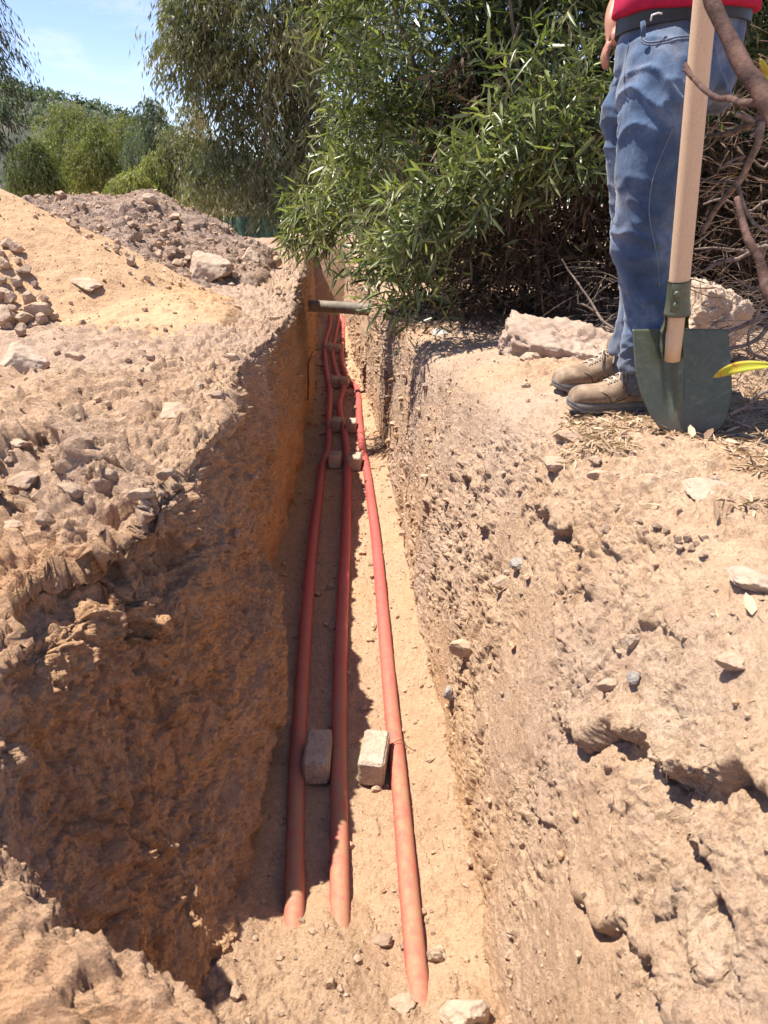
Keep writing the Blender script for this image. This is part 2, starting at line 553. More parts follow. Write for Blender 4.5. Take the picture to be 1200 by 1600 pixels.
def make_bank(side, n, mw, mb):
    Y = rows(n)[:, None]
    yy = Y[:, 0]
    sgn = -1 if side == 'left' else 1
    if side == 'left':
        xb = np.interp(yy, YR, LB); xl = np.interp(yy, YLL, LL)
        xm = xb + 0.58 * (xl - xb)
    else:
        xb = np.interp(yy, YRB, RB); xl = np.interp(yy, YRL, RL)
        xm = xb + 0.30 * (xl - xb)
    hb = left_bank_h if side == 'left' else right_bank_h
    zl = hb(xl, yy) - 0.02
    v = np.linspace(0, 1, mw)[None, :]
    z0 = FZ - 0.10
    Zw = z0 + (zl[:, None] - z0) * v
    t = v * np.ones((n, 1))
    Xw = np.where(t < 0.5, xb[:, None] + (xm - xb)[:, None] * (t / 0.5), xm[:, None] + (xl - xm)[:, None] * ((t - 0.5) / 0.5))
    if side == 'right':   # lower half steep, shoulder laid back
        Xw = xb[:, None] + (xl - xb)[:, None] * (0.45 * t + 0.55 * t ** 2.6)
    w = np.concatenate([[0], np.cumsum(0.0042 * 1.017 ** np.arange(mb - 1))])
    w = w * (9.5 / w[-1]) ** (np.linspace(0, 1, mb) ** 2)
    Xb = xl[:, None] + sgn * w[None, 1:]
    Zb = hb(Xb, Y * np.ones_like(Xb))
    X = np.concatenate([Xw, Xb], 1); Z = np.concatenate([Zw, Zb], 1)
    X = smooth_cols(X, 9); Z = smooth_cols(Z, 9)
    Yg = Y * np.ones_like(X)
    if side == 'left':   # rows fan out to stay square to the face that turns away
        Yg = Yg + 0.42 * sstep(2.9, 1.3, Y) * sstep(0.2, 0.9, Y) * np.minimum(np.maximum(-0.45 - X, 0), 1.0)
        Z = np.where(np.arange(X.shape[1])[None] > mw, hb(X, Yg), Z)
    g = lambda y0, z0, sy, sz, a: a * np.exp(-((Yg - y0) / sy) ** 2 - ((Z - z0) / sz) ** 2)
    wallm = sstep(0.0, -0.12, Z)
    if side == 'left':
        X = X + g(2.10, -0.66, 0.24, 0.26, 0.05) + 0.05 * sstep(2.44, 2.36, Yg) * sstep(1.6, 1.9, Yg) * sstep(-0.50, -0.60, Z) * sstep(-1.15, -0.9, Z) + g(1.55, -0.9, 0.2, 0.15, 0.02) + g(1.22, -0.45, 0.22, 0.22, -0.025) + g(1.12, -1.0, 0.20, 0.22, 0.075)
        X = X + g(1.36, -0.15, 0.16, 0.035, -0.10) + g(1.15, -0.42, 0.14, 0.1, -0.05) + g(1.62, -0.18, 0.10, 0.05, -0.08)
        X = X + g(3.3, -0.35, 0.3, 0.2, 0.04) + g(1.85, -0.3, 0.2, 0.12, 0.03)
        # ledge of fallen earth close to the camera
        sh = np.exp(-np.abs((Yg - 0.50) / 0.27) ** 3.2)
        X = X + 0.36 * sh * sstep(-0.22, -0.36, Z) * sstep(-1.0, -0.5, Z)
        X = X + g(1.17, -0.10, 0.07, 0.05, 0.07)
        # undercut crack
        ck = np.abs(Yg - 1.50 - 0.03 * np.sin(Z * 30))
        X = X - 0.035 * np.exp(-(ck / 0.012) ** 2) * sstep(-0.42, -0.34, Z) * sstep(-0.08, -0.14, Z)
    else:
        # ledge and crevice running down the right wall
        for (ya, za, yb, zb, amp, wd) in ((1.34, -0.46, 0.80, -0.17, 0.034, 0.022), (1.05, -0.62, 0.62, -0.44, 0.018, 0.014), (1.9, -0.16, 1.5, -0.22, 0.025, 0.02),
                                          (1.02, -0.30, 0.70, -0.36, 0.03, 0.02), (2.7, -0.3, 2.2, -0.42, 0.02, 0.02)):
            ty, tz = yb - ya, zb - za
            Lh = math.hypot(ty, tz); ty /= Lh; tz /= Lh
            al = (Yg - ya) * ty + (Z - za) * tz
            dn = -((Yg - ya) * tz - (Z - za) * ty)
            if tz * 0 + ty < 0: dn = -dn
            dn = dn + 0.02 * np.sin(al * 21) + 0.011 * np.sin(al * 57 + 1)
            win = sstep(-0.05, 0.08, al) * sstep(Lh + 0.05, Lh - 0.08, al)
            X = X - amp * win * (np.exp(-((dn - wd * 1.6) / (wd * 1.5)) ** 2) - 1.3 * np.exp(-((dn + wd * 0.7) / wd) ** 2))
    V = np.stack([X, Yg, Z], -1)
    Nn = gnormals(V) * (-1 if side == 'left' else 1)
    # make sure the normal looks out of the ground
    if (Nn[..., 2].mean() < 0): Nn = -Nn
    P = V.reshape(-1, 3); flat = lambda a: a.reshape(-1)
    wm = flat(wallm); lip = flat(np.exp(-((Z + 0.04) / 0.16) ** 2))
    dist = flat(Yg)
    warp = np.stack([fbm(P, 3.1, 2, 51), fbm(P, 3.1, 2, 52), fbm(P, 3.1, 2, 53)], 1) * 0.10
    if side == 'left':
        Q = (P + warp)
        soft = sstep(-0.3, 0.3, fbm(P, 1.9, 2, 77))
        pit = flat(np.exp(-((Yg - 1.62) / 0.22) ** 2) * sstep(-0.35, -0.1, Z))
        D = 0.030 * fbm(P, 1.7, 2, 1) + 0.030 * fbm(Q, 5.0, 3, 2)
        k = (0.60 + 0.70 * soft) * wm + (0.75 + 0.4 * soft) * (1 - wm) + 1.3 * pit
        D += k * crumble(Q, 0.024, 3, (8, 17, 38, 84), 0.58)
        D += 0.030 * lip * fbm(P, 7, 4, 15, 0.65) + 0.02 * lip * (worley(Q, 12, 16)[1] - 0.5)
        D += 0.007 * (0.4 + 0.6 * soft) * fbm(P, 30, 4, 5, 0.7)
        bm = (1 - 0.85 * wm)
        D += bm * (1.0 * clods(P, 15, 0.18, 6) + 1.1 * clods(P, 31, 0.36, 7) + 1.2 * clods(P, 66, 0.45, 8))
        D += wm * (0.5 * clods(P, 18, 0.10, 9) + 0.6 * clods(P, 48, 0.16, 10))
        clay = np.clip(wm * (0.58 + 0.55 * fbm(P, 2.2, 3, 61) + 0.3 * sstep(3.0, 6.0, dist)), 0, 1)
        greyv = np.clip(0.45 * (1 - wm) * sstep(2.2, 3.5, dist) + 0.12 + 0.7 * fbm(P, 2.6, 3, 63), 0, 0.85) * np.where(wm > 0.5, 0.75, 1)
    else:
        near_feet = flat(np.exp(-(((X - 0.80) / 0.34) ** 4 + ((Yg - 2.3) / 0.5) ** 4)))
        streak = P.copy(); streak = streak @ np.array([[1, 0, 0], [0, 0.9, 0.35], [0, -0.35, 0.42]])
        Q = streak + warp
        flatm = 1 - near_feet
        D = (0.026 * fbm(P, 1.9, 2, 21) + 0.018 * fbm(Q, 6.0, 3, 22)) * flatm
        calm = 1 - 0.2 * sstep(2.0, 1.1, dist) * sstep(0.05, -0.15, P[:, 2])
        wv = vnoise(P * 13, 131) * 0.02
        S_ = P @ np.array([[1, 0, 0], [0, 0.82, 0.57], [0, -0.57, 0.82]]).T + wv[:, None]
        D += 0.010 * sstep(-0.1, 0.4, fbm(P, 2.7, 2, 132)) * (worley(S_ * np.array([1, 0.28, 1.0]), 17, 133)[1] - 0.5)
        rough = sstep(-0.22, 0.30, fbm(P, 3.1, 3, 78))
        D += calm * (0.30 + 0.85 * rough) * (0.45 + 0.55 * flatm) * crumble(Q, 0.018, 23, (8, 16, 37, 90), 0.52)
        D += (0.003 + 0.005 * rough) * fbm(Q, 32, 4, 25, 0.7) * (0.4 + 0.6 * flatm)
        D += calm * (0.35 + 0.6 * rough) * (0.8 * clods(P, 15, 0.10, 26) * flatm + 1.2 * clods(P, 34, 0.38, 27) + 1.3 * clods(P, 70, 0.50, 28))
        clay = np.clip(0.25 + 0.6 * fbm(P, 1.7, 3, 64) + 0.35 * sstep(-0.75, -1.1, flat(Z)), 0, 1)
        greyv = np.clip(0.12 + 0.9 * fbm(P, 2.1, 4, 65) + 0.35 * sstep(2.0, 3.2, dist), 0, 0.85)
    fade = flat(sstep(9.5, 3.0, np.abs(X)))
    V2 = P + Nn.reshape(-1, 3) * (D * fade)[:, None]
    # keep trench bottom buried
    return V2.reshape(n, -1, 3), Nn, clay, greyv


TERR = []   # (points, normals) of every earth surface, for setting things down on it


def add_terrain(name, V, Nn, mat, clay, grey, label, kind='structure'):
    n, m = V.shape[:2]
    fc = grid_faces(n, m)
    # orient
    a = V.reshape(-1, 3)[fc[:, 0]]; b = V.reshape(-1, 3)[fc[:, 1]]; c = V.reshape(-1, 3)[fc[:, 2]]
    nn = np.cross(b - a, c - a)
    if nn[:, 2].sum() < 0: fc = fc[:, ::-1]
    me = mesh_np(name, V, fc, 4, mat, True, {'clay': clay, 'grey': grey})
    o = link(name, me)
    tag(o, label=label, kind=kind)
    G = gnormals(V)
    if G[..., 2].mean() < 0: G = -G
    TERR.append((V.reshape(-1, 3), G.reshape(-1, 3), name))
    return o


V, Nn, cl, gr = make_bank('left', 820, 330, 250)
add_terrain('left_bank', V, Nn, M['left'], cl, gr, 'shaded earth wall and stony bank on the left of the trench')
VL = V
V, Nn, cl, gr = make_bank('right', 820, 330, 250)
add_terrain('right_bank', V, Nn, M['right'], cl, gr, 'sunlit earth wall and bank on the right of the trench')

# trench floor
n, m = 560, 200
yy = rows(n)
xs = np.linspace(-0.45, 1.08, m)
xe = np.where(xs[None] < -0.06, -0.06 + (xs[None] + 0.06) * sstep(2.0, 1.5, yy)[:, None], xs[None])
Xf = np.interp(yy, YR, LB)[:, None] * (1 - xe) + np.interp(yy, YRB, RB)[:, None] * xe
Yf = yy[:, None] * np.ones_like(Xf)
Zf = FZ + 0.05 * sstep(0.72, 1.1, xs)[None] * np.ones_like(Xf) + 0.03 * sstep(0.2, -0.05, xs)[None] + 0.10 * sstep(-0.03, -0.3, xs)[None] * sstep(1.9, 1.5, Yf)
mound = sstep(1.46, 1.02, Yf + 0.03 * np.sin(Xf * 21 + 1) + 0.70 * (np.maximum(Xf, -0.16) + 0.08))
Zf = Zf + 0.13 * mound
P = np.stack([Xf, Yf, Zf], -1).reshape(-1, 3)
D = 0.014 * fbm(P, 4, 3, 31) + 0.006 * fbm(P, 20, 4, 32, 0.6) + clods(P, 22, 0.08 + 0.30 * mound.ravel(), 33) + clods(P, 48, 0.22 + 0.35 * mound.ravel(), 34) + (0.25 + 0.9 * mound.ravel()) * crumble(P, 0.012, 37, (12, 26, 55, 100), 0.7) + 0.002 * fbm(P, 100, 3, 35, 0.7)
F1, cv = worley(P * np.array([1, 1, 1]), 11, 36)
D += 0.008 * (cv - 0.5)
P[:, 2] += D
V = P.reshape(n, m, 3)
clay = np.clip(0.35 + 0.6 * fbm(P, 2.0, 3, 66), 0, 1); grey = np.clip(0.1 + 0.5 * fbm(P, 3, 3, 67), 0, 0.6)
add_terrain('trench_floor', V, None, M['floor'], clay, grey, 'sandy trench floor with a loose mound of earth in front')

# earth at the far end of the trench
n, m = 150, 220
yy = np.linspace(10.9, 24, n) ** 1.0
yy = 10.9 + (np.linspace(0, 1, n) ** 1.8) * 16
xx = np.linspace(-9, 6, m)
Xe, Ye = np.meshgrid(xx, yy)
Xe = Xe * (0.25 + 0.75 * np.linspace(0, 1, n)[:, None] ** 0.5) - 0.8 * (1 - np.linspace(0, 1, n)[:, None])
Ze = FZ - 0.05 + 1.12 * sstep(11.1, 12.0, Ye + 0.15 * np.sin(Xe * 4)) - 1.3 * sstep(12.6, 17, Ye) * sstep(0.5, -3, Xe)
P = np.stack([Xe, Ye, Ze], -1).reshape(-1, 3)
P[:, 2] += 0.10 * fbm(P, 1.5, 4, 41) + 0.04 * fbm(P, 7, 4, 42, 0.6)
add_terrain('end_bank', P.reshape(n, m, 3), None, M['rubble'], np.clip(0.7 * sstep(13, 12, P[:, 1]), 0, 1), 0.2 + 0 * P[:, 0], 'reddish earth closing the far end of the trench')

# sand heap and rubble heap on the left bank
def heap(name, x0, x1, y0, y1, n, m, hf, mat, disp, clayf, greyf, label):
    xx = np.linspace(x0, x1, m); yy = np.linspace(y0, y1, n)
    X, Y = np.meshgrid(xx, yy)
    X = x0 + (X - x0) * ((np.interp(Y, YLL, LL) - 0.13 - x0) / (x1 - x0))     # stop short of the trench
    Z = hf(X, Y)
    V = np.stack([X, Y, Z], -1)
    Nn = gnormals(V)
    if Nn[..., 2].mean() < 0: Nn = -Nn
    P = V.reshape(-1, 3)
    P = P + Nn.reshape(-1, 3) * disp(P)[:, None]
    return add_terrain(name, P.reshape(n, m, 3), None, mat, clayf(P), greyf(P), label)


def rub_h(x, y):
    ridge = np.interp(x, [-6.5, -4.6, -3.6, -2.9, -2.3, -1.9, -1.6, -1.3, -1.0, -0.72], [-0.3, 0.45, 0.56, 0.55, 0.60, 0.58, 0.44, 0.30, 0.18, 0.08])
    c = 6.7 + 0.25 * np.sin(x * 1.3)
    return -0.12 + (ridge + 0.12) * np.maximum(0, 1 - np.abs((y - c) / np.where(y < c, 2.35, 2.0)) ** 1.25) - 0.25 * sstep(-0.30, -0.13, x - np.interp(y, YLL, LL))


heap('rubble_heap', -6.5, -0.66, 4.2, 9.2, 420, 420, rub_h, M['rubble'],
     lambda P: 0.05 * fbm(P, 1.8, 3, 71) + 0.05 * fbm(P, 5, 3, 72, 0.6) + crumble(P, 0.045, 73, (4.5, 9, 18, 36)) + 0.5 * clods(P, 8, 0.2, 74) + 0.6 * clods(P, 16, 0.4, 75) + 0.014 * fbm(P, 22, 4, 76, 0.7),
     lambda P: np.clip(0.1 + 0.5 * fbm(P, 1.2, 3, 81), 0, 1), lambda P: np.clip(0.45 + 0.6 * fbm(P, 1.4, 3, 82), 0, 0.9),
     'grey stony rubble heap behind the sand heap on the left bank')


def sand_h(x, y):
    r = np.sqrt(((x + 2.42) / np.where(x > -2.42, 1.62, 1.4)) ** 2 + ((y - 4.55) / 1.15) ** 2 + 0.01)
    h = 0.86 * (1 - r)
    r2 = np.sqrt(((x + 1.05) / 0.60) ** 2 + ((y - 3.95) / 0.70) ** 2 + 0.02)
    h2 = 0.19 * (1 - r2)
    return -0.06 - 0.2 * sstep(-0.30, -0.13, x - np.interp(y, YLL, LL)) + np.maximum(np.maximum(h, h2), -0.1) + 0.05 * np.exp(-((h - h2) / 0.06) ** 2) * (h > 0)


heap('sand_heap', -4.2, -0.48, 2.7, 6.0, 400, 420, sand_h, M['sand'],
     lambda P: 0.03 * fbm(P, 2.2, 3, 91) + 0.012 * fbm(P, 9, 4, 92, 0.55) + 0.9 * clods(P, 26, 0.07, 93) + 0.004 * fbm(P, 40, 3, 94) + 0.02 * sstep(0.15, 0.5, fbm(P, 2.5, 2, 95)) * (worley(P, 14, 96)[1] - 0.4)
     + 0.9 * clods(P, 17, 0.35, 97) * sstep(-1.5, -1.0, P[:, 0]),
     lambda P: np.clip(0.2 + 0.8 * sstep(-1.5, -1.0, P[:, 0]) * (0.5 + fbm(P, 2, 2, 98)), 0, 1), lambda P: np.clip(0.35 * fbm(P, 1.4, 3, 99), 0, 0.5),
     'smooth tan sand heap on the left bank')

# ground out to the horizon
gx = np.concatenate([-np.geomspace(900, 9, 60), np.linspace(-8, 8, 25), np.geomspace(9, 900, 60)])
gy = np.concatenate([np.linspace(-60, 10, 20), np.geomspace(11, 1200, 90)])
X, Y = np.meshgrid(gx, gy)
Z = -1.75 + 0.3 * np.sin(X * 0.05) * np.sin(Y * 0.043)
P = np.stack([X, Y, Z], -1).reshape(-1, 3)
gnd = mesh_np('ground', P, grid_faces(len(gy), len(gx)), 4, M['rubble'], True, {'clay': 0 * P[:, 0] + 0.2, 'grey': 0 * P[:, 0] + 0.3})
tag(link('ground', gnd), 'dry open ground beyond the heaps', kind='structure')

# distant hill
gx = np.linspace(-620, 130, 190); gy = np.linspace(300, 620, 60)
X, Y = np.meshgrid(gx, gy)
crest = 1.2 * np.interp(X, [-620, -420, -300, -230, -205, -185, -165, -145, -120, -60, 120], [-3, 30, 42, 46, 44, 40, 36, 32, 25, 10, -2])
Z = -2 + crest * np.maximum(0, 1 - np.abs((Y - 440) / 125) ** 1.4)
P = np.stack([X, Y, Z], -1).reshape(-1, 3)
P[:, 2] += 3.0 * fbm(P, 0.02, 4, 111) * sstep(0, 20, P[:, 2])
mh, th, bh = nodes('hillside')
On = th.nodes.new('ShaderNodeTexCoord').outputs['Object']
c = ramp(th, noise_n(th, On, 0.03, 8, 0.65), [(0.36, (0.04, 0.05, 0.03)), (0.5, (0.075, 0.075, 0.05)), (0.62, (0.13, 0.105, 0.085))])
c2 = ramp(th, noise_n(th, On, 0.25, 5, 0.7), [(0.40, (0.45, 0.5, 0.42)), (0.56, (1, 1, 1))])
th.links.new(mixc(th, 0.9, c, c2, 'MULTIPLY'), bh.inputs['Base Color'])
bh.inputs['Roughness'].default_value = 1
hill_me = mesh_np('hill', P, grid_faces(60, 190), 4, mh, True)
tag(link('hill', hill_me), 'scrubby hill rising on the far left', kind='structure')

# ------------------------------------------------------------------ picking a point of the ground as surveyed from the camera
ALLV = np.concatenate([t[0] for t in TERR]); ALLN = np.concatenate([t[1] for t in TERR])
PX, PY, PZ = proj(ALLV)


def pick(px, py, r=3.0):
    for k in (1, 2, 4, 8, 16):
        m = np.where((np.abs(PX - px) < r * k) & (np.abs(PY - py) < r * k) & (PZ > 0.2))[0]
        if len(m):
            near = PZ[m].min()
            m = m[PZ[m] < near * 1.03 + 0.02]
            i = m[np.argmin((PX[m] - px) ** 2 + (PY[m] - py) ** 2)]
            return Vector(ALLV[i]), Vector(ALLN[i]), PZ[i]
    raise ValueError((px, py))


# ------------------------------------------------------------------ stones
def ico(sub):
    import bmesh
    bm = bmesh.new(); bmesh.ops.create_icosphere(bm, subdivisions=sub, radius=0.5)
    V = np.array([v.co[:] for v in bm.verts]); Fc = np.array([[v.index for v in f.verts] for f in bm.faces])
    bm.free()
    return V, Fc


ICO1, ICO3, ICO4, ICO5 = ico(1), ico(3), ico(4), ico(5)


def rock_verts(base, seed, angular=0.5):
    r = np.random.default_rng(seed)
    V = base / 0.5
    # cut with random planes: facets and edges
    for k in range(16):
        nrm = r.normal(size=3); nrm /= np.linalg.norm(nrm)
        d = r.uniform(0.48, 0.85) if r.random() < angular + 0.3 else 0.95
        h = V @ nrm
        V = V - np.where(h > d, h - d, 0)[:, None] * nrm
    V = V * (1 + 0.07 * fbm(V + seed * 3.1, 2.2, 3, seed)[:, None] + 0.02 * fbm(V + seed, 8, 3, seed + 5)[:, None])
    if len(V) > 100:
        V = V * (1 + 0.10 * (worley(V + seed, 2.6, seed)[1] - 0.5) + 0.05 * (worley(V + seed, 6.5, seed + 1)[1] - 0.5))[:, None]
    V = V * r.uniform(0.72, 1.12, 3)
    return V * 0.5


def rock_mesh(seed, mat, hi=False, angular=0.5):
    b = ICO5 if hi else ICO4
    me = mesh_np('stone', rock_verts(b[0], seed, angular), b[1], 3, mat, True)
    return me


ROCKS = [rock_mesh(100 + i, M['stone']) for i in range(10)]
ROCKS_HI = {k: [rock_mesh(200 + i + 10 * j, M[k], True) for i in range(3)] for j, k in enumerate(('stone', 'stone_pale', 'stone_white', 'stone_blue'))}


GROUPED = {}


def put_stone(px, py, wpx, hr=0.7, kind=None, label=None, group=None, name='stone', sink=0.25, yaw=None, dr=1.0, seed=None, cat='stone'):
    p, nrm, zc = pick(px, py)
    rs0 = random.Random(int(px * 11 + py * 5))
    if group: wpx = wpx * rs0.uniform(0.88, 1.12)
    w = wpx * zc / F
    rs = random.Random(int(px * 7 + py * 13) if seed is None else seed)
    me = rs.choice(ROCKS_HI[kind or 'stone'] if (wpx > 30 or kind) else ROCKS)
    yaw = rs.uniform(-0.5, 0.5) if yaw is None else yaw
    o = link(name, me, loc=p + nrm * (w * hr * (0.5 - sink)), rot=(rs.uniform(-.25, .25), rs.uniform(-.25, .25), yaw), scale=(w * 1.12, w * 1.0 * dr, w * 1.12 * hr))
    tag(o, label or 'small dusty stone lying on the earth', cat, group)
    if group: GROUPED.setdefault(group, []).append((px, py, wpx, o))
    return o


named = [
    (28, 572, 92, .62, 'stone_pale', 'large pale flat boulder at the left edge of the near bank'),
    (182, 527, 38, .7, 'stone', 'dark dusty stone at the foot of the sand heap'),
    (390, 410, 42, .8, 'stone_pale', 'pale rounded boulder at the foot of the rubble heap nearest the fence'),
    (312, 432, 95, .65, 'stone_pale', 'big pale rock half buried where the sand heap meets the rubble'),
    (232, 314, 32, .6, 'stone_pale', 'pale flat boulder on the crest of the rubble heap'),
    (98, 306, 18, 1., 'stone', 'small upright round stone on the crest of the rubble heap'),
    (62, 314, 18, .8, 'stone', 'brown stone on the crest where the sand heap meets the rubble'),
    (456, 386, 38, .8, 'stone_pale', 'pale boulder at the low end of the rubble heap beside the shrub'),
    (205, 352, 22, .8, 'stone', 'squarish brown stone part way up the rubble heap'),
    (140, 446, 52, .45, 'stone', 'flat tan slab sticking out of the sand heap'),
    (272, 650, 62, .5, 'stone', 'wide flat rock embedded in the slope above the left wall'),
    (198, 616, 22, .8, 'stone_pale', 'small pale angular stone on the left bank slope'),
    (20, 820, 40, .6, 'stone', 'brown rock chunk at the left edge below the bank top'),
    (896, 684, 52, .62, 'stone', 'brown angular stone on the right bank below the boots'),
    (938, 746, 36, .6, 'stone', 'oblong grey brown stone below the two other stones by the shovel'),
    (931, 720, 22, .8, 'stone', 'small squarish stone resting above the oblong stone by the shovel'),
    (690, 527, 24, .7, 'stone_white', 'white rounded stone on the crest of the right bank'),
    (828, 562, 32, .6, 'stone_pale', 'pale stone leaning against the near end of the concrete slab'),
    (820, 605, 16, .8, 'stone_pale', 'small light stone between the slab and the boots'),
    (793, 906, 36, .9, 'stone', 'tan angular stone stuck in the right wall under the bluish one'),
    (812, 884, 34, .6, 'stone_blue', 'blue grey layered stone stuck in the right wall'),
    (728, 1014, 38, 1.1, 'stone', 'brown flat faced stone set in the right wall above the blocks'),
    (990, 1062, 26, 1., 'stone_blue', 'white and blue quartz stone in the crevice of the right wall'),
    (956, 1072, 34, .9, 'stone', 'brown cubic stone beside the quartz in the right wall'),
    (990, 1006, 28, 1.1, 'stone_pale', 'pale pebble in a hollow of the right wall above the quartz'),
    (706, 1088, 20, 1.4, 'stone_blue', 'small upright blue grey stone low on the right wall'),
    (1176, 908, 84, .4, 'stone_pale', 'flat pale slab at the right edge over a dark crack'),
    (1110, 770, 110, .25, 'stone_pale', 'broad flat pale rock surface on the right bank below the litter'),
    (597, 1468, 36, .55, 'stone', 'rounded brown stone on the mound between the two right hand pipes'),
    (679, 1496, 28, 1.2, 'stone_pale', 'pale upright stone beside the buried end of the right hand pipe'),
    (722, 1592, 78, .7, 'stone_pale', 'large smooth pale stone at the bottom edge of the picture'),
    (400, 1388, 26, .7, 'stone', 'brown stone at the foot of the left wall beside the left pipe'),
    (438, 1283, 12, 1., 'stone', 'little dark pebble on the floor left of the left pipe'),
    (634, 1572, 44, .6, 'stone', 'brown rounded clod at the bottom of the mound under the right pipe end'),
    (1150, 1030, 50, .7, 'stone', 'brown block of hard earth at the right edge of the right wall'),
    (870, 730, 60, .45, 'stone', 'low brown rock embedded in the right bank left of the oblong stone'),
    (1120, 468, 150, .62, 'stone_pale', 'large grey boulder behind the shovel under dry twigs'),
]
for (px, py, w, hr, k, lb) in named:
    if py == 468: continue
    big = w > 45
    put_stone(px, py, w, hr, k, lb, name='boulder' if big else 'stone', cat='boulder' if big else 'stone', sink=0.36 if big else 0.33)

pile = [(6, 462, 24), (20, 474, 20), (36, 426, 16), (12, 386, 14), (26, 394, 16), (60, 490, 30), (46, 470, 18), (10, 500, 34), (73, 471, 14), (28, 446, 18), (56, 449, 13), (8, 420, 17), (40, 503, 26),
        (18, 489, 16), (2, 402, 15), (30, 410, 12), (66, 505, 16), (52, 512, 14), (14, 516, 22), (4, 440, 16), (84, 496, 13), (36, 522, 18)]
for (px, py, w) in pile:
    put_stone(px, py, w * 1.25, 0.8, None, 'tan rounded stone in the loose pile beside the sand heap', 'stones piled beside the sand heap', sink=0.05)
for (px, py, w, hr, lb) in [(40, 745, 60, .6, 'tan block of hard earth near the left edge above the undercut'), (110, 768, 46, .6, 'brown block of hard earth above the undercut, right of the tan one'), (165, 742, 40, .7, 'angular earth block on the broken edge of the left bank'),
        (225, 775, 44, .6, 'squarish earth block at the broken lip left of the corner'), (262, 742, 34, .7, 'pale chip of earth near the corner of the left lip'), (70, 812, 40, .7, 'dark lump hanging over the undercut'), (30, 690, 44, .5, 'flat tan clod left of the small pale stone'),
        (140, 690, 30, .6, 'rough clod in the middle of the left bank slope'), (340, 620, 36, .7, 'rock stuck in the lip of the left wall halfway along'), (362, 560, 30, .7, 'rock stuck in the lip of the left wall farther along'), (310, 600, 26, .7, 'small rock just above the lip of the left wall'),
        (430, 500, 24, .7, 'rock on the lip of the left wall near the cross pipe'), (120, 560, 34, .6, 'tan angular rock between the flat boulder and the sand'), (235, 560, 26, .7, 'small rock on the bank right of the dark dusty stone')]:
    put_stone(px, py, w * 0.9, hr * 1.1, 'stone', lb, name='earth_block', sink=0.52, cat='rock')
cl = [(1060, 848, 14), (1075, 846, 16), (1090, 852, 13), (1050, 862, 11), (1082, 860, 12), (1066, 858, 15), (1100, 868, 12), (1012, 828, 13), (1028, 824, 15), (1042, 830, 12), (1100, 845, 13), (1000, 818, 12)]
for (px, py, w) in cl:
    put_stone(px, py, w * 1.2, 0.8, None, 'pebble in the little cluster on the right bank below the litter', 'pebbles clustered on the right bank', sink=0.1)
cr_ = [(748, 510, 9), (760, 508, 11), (772, 511, 10), (790, 509, 9), (735, 514, 8), (722, 512, 9), (805, 508, 9), (758, 516, 7), (890, 506, 7), (935, 520, 7)]
for (px, py, w) in cr_:
    put_stone(px, py, w * 1.2, 0.8, None, 'pebble lined up on the crest of the right bank under the shrub', 'pebbles along the crest of the right bank', sink=0.1)
# stones of the rubble heap
rr = random.Random(5)
cnt = 0
while cnt < 85:
    px, py = rr.uniform(70, 450), rr.uniform(315, 465)
    edge = np.interp(px, [60, 100, 230, 290, 340, 400, 460], [325, 322, 318, 335, 365, 392, 405])
    low = np.interp(px, [60, 130, 210, 330, 460], [325, 375, 435, 480, 470])
    if py < edge or py > low: continue
    w = rr.choice([7, 8, 9, 10, 12, 15, 20])
    put_stone(px, py, w, rr.uniform(.6, .95), None, 'grey brown stone strewn on the rubble heap', 'stones strewn on the rubble heap', sink=0.15)
    cnt += 1
cnt = 0
while cnt < 60:
    px, py = rr.uniform(0, 330), rr.uniform(505, 760)
    if py > 560 + 0.75 * (330 - px) or py < 505: continue
    if px > 300 + (py - 505) * 0.1: continue
    put_stone(px, py, rr.choice([7, 8, 9, 11, 14]), rr.uniform(.6, .95), None, 'small dusty stone scattered over the left bank', 'small stones scattered over the left bank', sink=0.2)
    cnt += 1
cnt = 0
while cnt < 60:
    px, py = rr.uniform(620, 1195), rr.uniform(540, 1590)
    lx = np.interp(py, [540, 700, 1000, 1600], [640, 640, 700, 790])
    if px < lx or (850 < px and py < 690): continue
    put_stone(px, py, rr.choice([8, 9, 10, 12, 15, 19]), rr.uniform(.6, .95), None, 'small stone embedded in the sunlit right wall', 'small stones embedded in the right wall', sink=0.45)
    cnt += 1
cnt = 0
while cnt < 26:
    px, py = rr.uniform(330, 740), rr.uniform(1440, 1595)
    if px < 470 - (py - 1440): continue
    put_stone(px, py, rr.choice([9, 10, 12, 15, 22]), rr.uniform(.6, .9), None, 'small stone on the loose mound in front of the pipes', 'small stones on the mound of the trench floor', sink=0.25)
    cnt += 1

# say of every stone of a scatter where it lies and how it ranks in size there
def describe(group, noun, place, cols, rws, low=None):
    items = GROUPED[group]
    xs_ = [i[0] for i in items]; ys_ = [i[1] for i in items]
    cells = {}
    for it in items:
        c = min(len(cols) - 1, int((it[0] - min(xs_)) / (max(xs_) - min(xs_) + 1e-6) * len(cols)))
        q = min(len(rws) - 1, int((it[1] - min(ys_)) / (max(ys_) - min(ys_) + 1e-6) * len(rws)))
        cells.setdefault((c, q), []).append(it)
    rank = ['largest', 'second largest', 'third largest', 'fourth largest', 'fifth largest', 'sixth largest', 'seventh largest', 'eighth largest', 'ninth largest', 'tenth largest', 'eleventh largest', 'twelfth largest', 'thirteenth largest', 'fourteenth largest', 'fifteenth largest']
    for (c, q), L_ in cells.items():
        L_.sort(key=lambda i: -(i[3].scale[0] * i[3].scale[2]))
        for k, it in enumerate(L_):
            w_ = ('only ' if len(L_) == 1 else rank[min(k, 14)] + ' ')
            it[3]['label'] = w_ + noun + ' ' + rws[q] + ' ' + cols[c] + ' ' + place


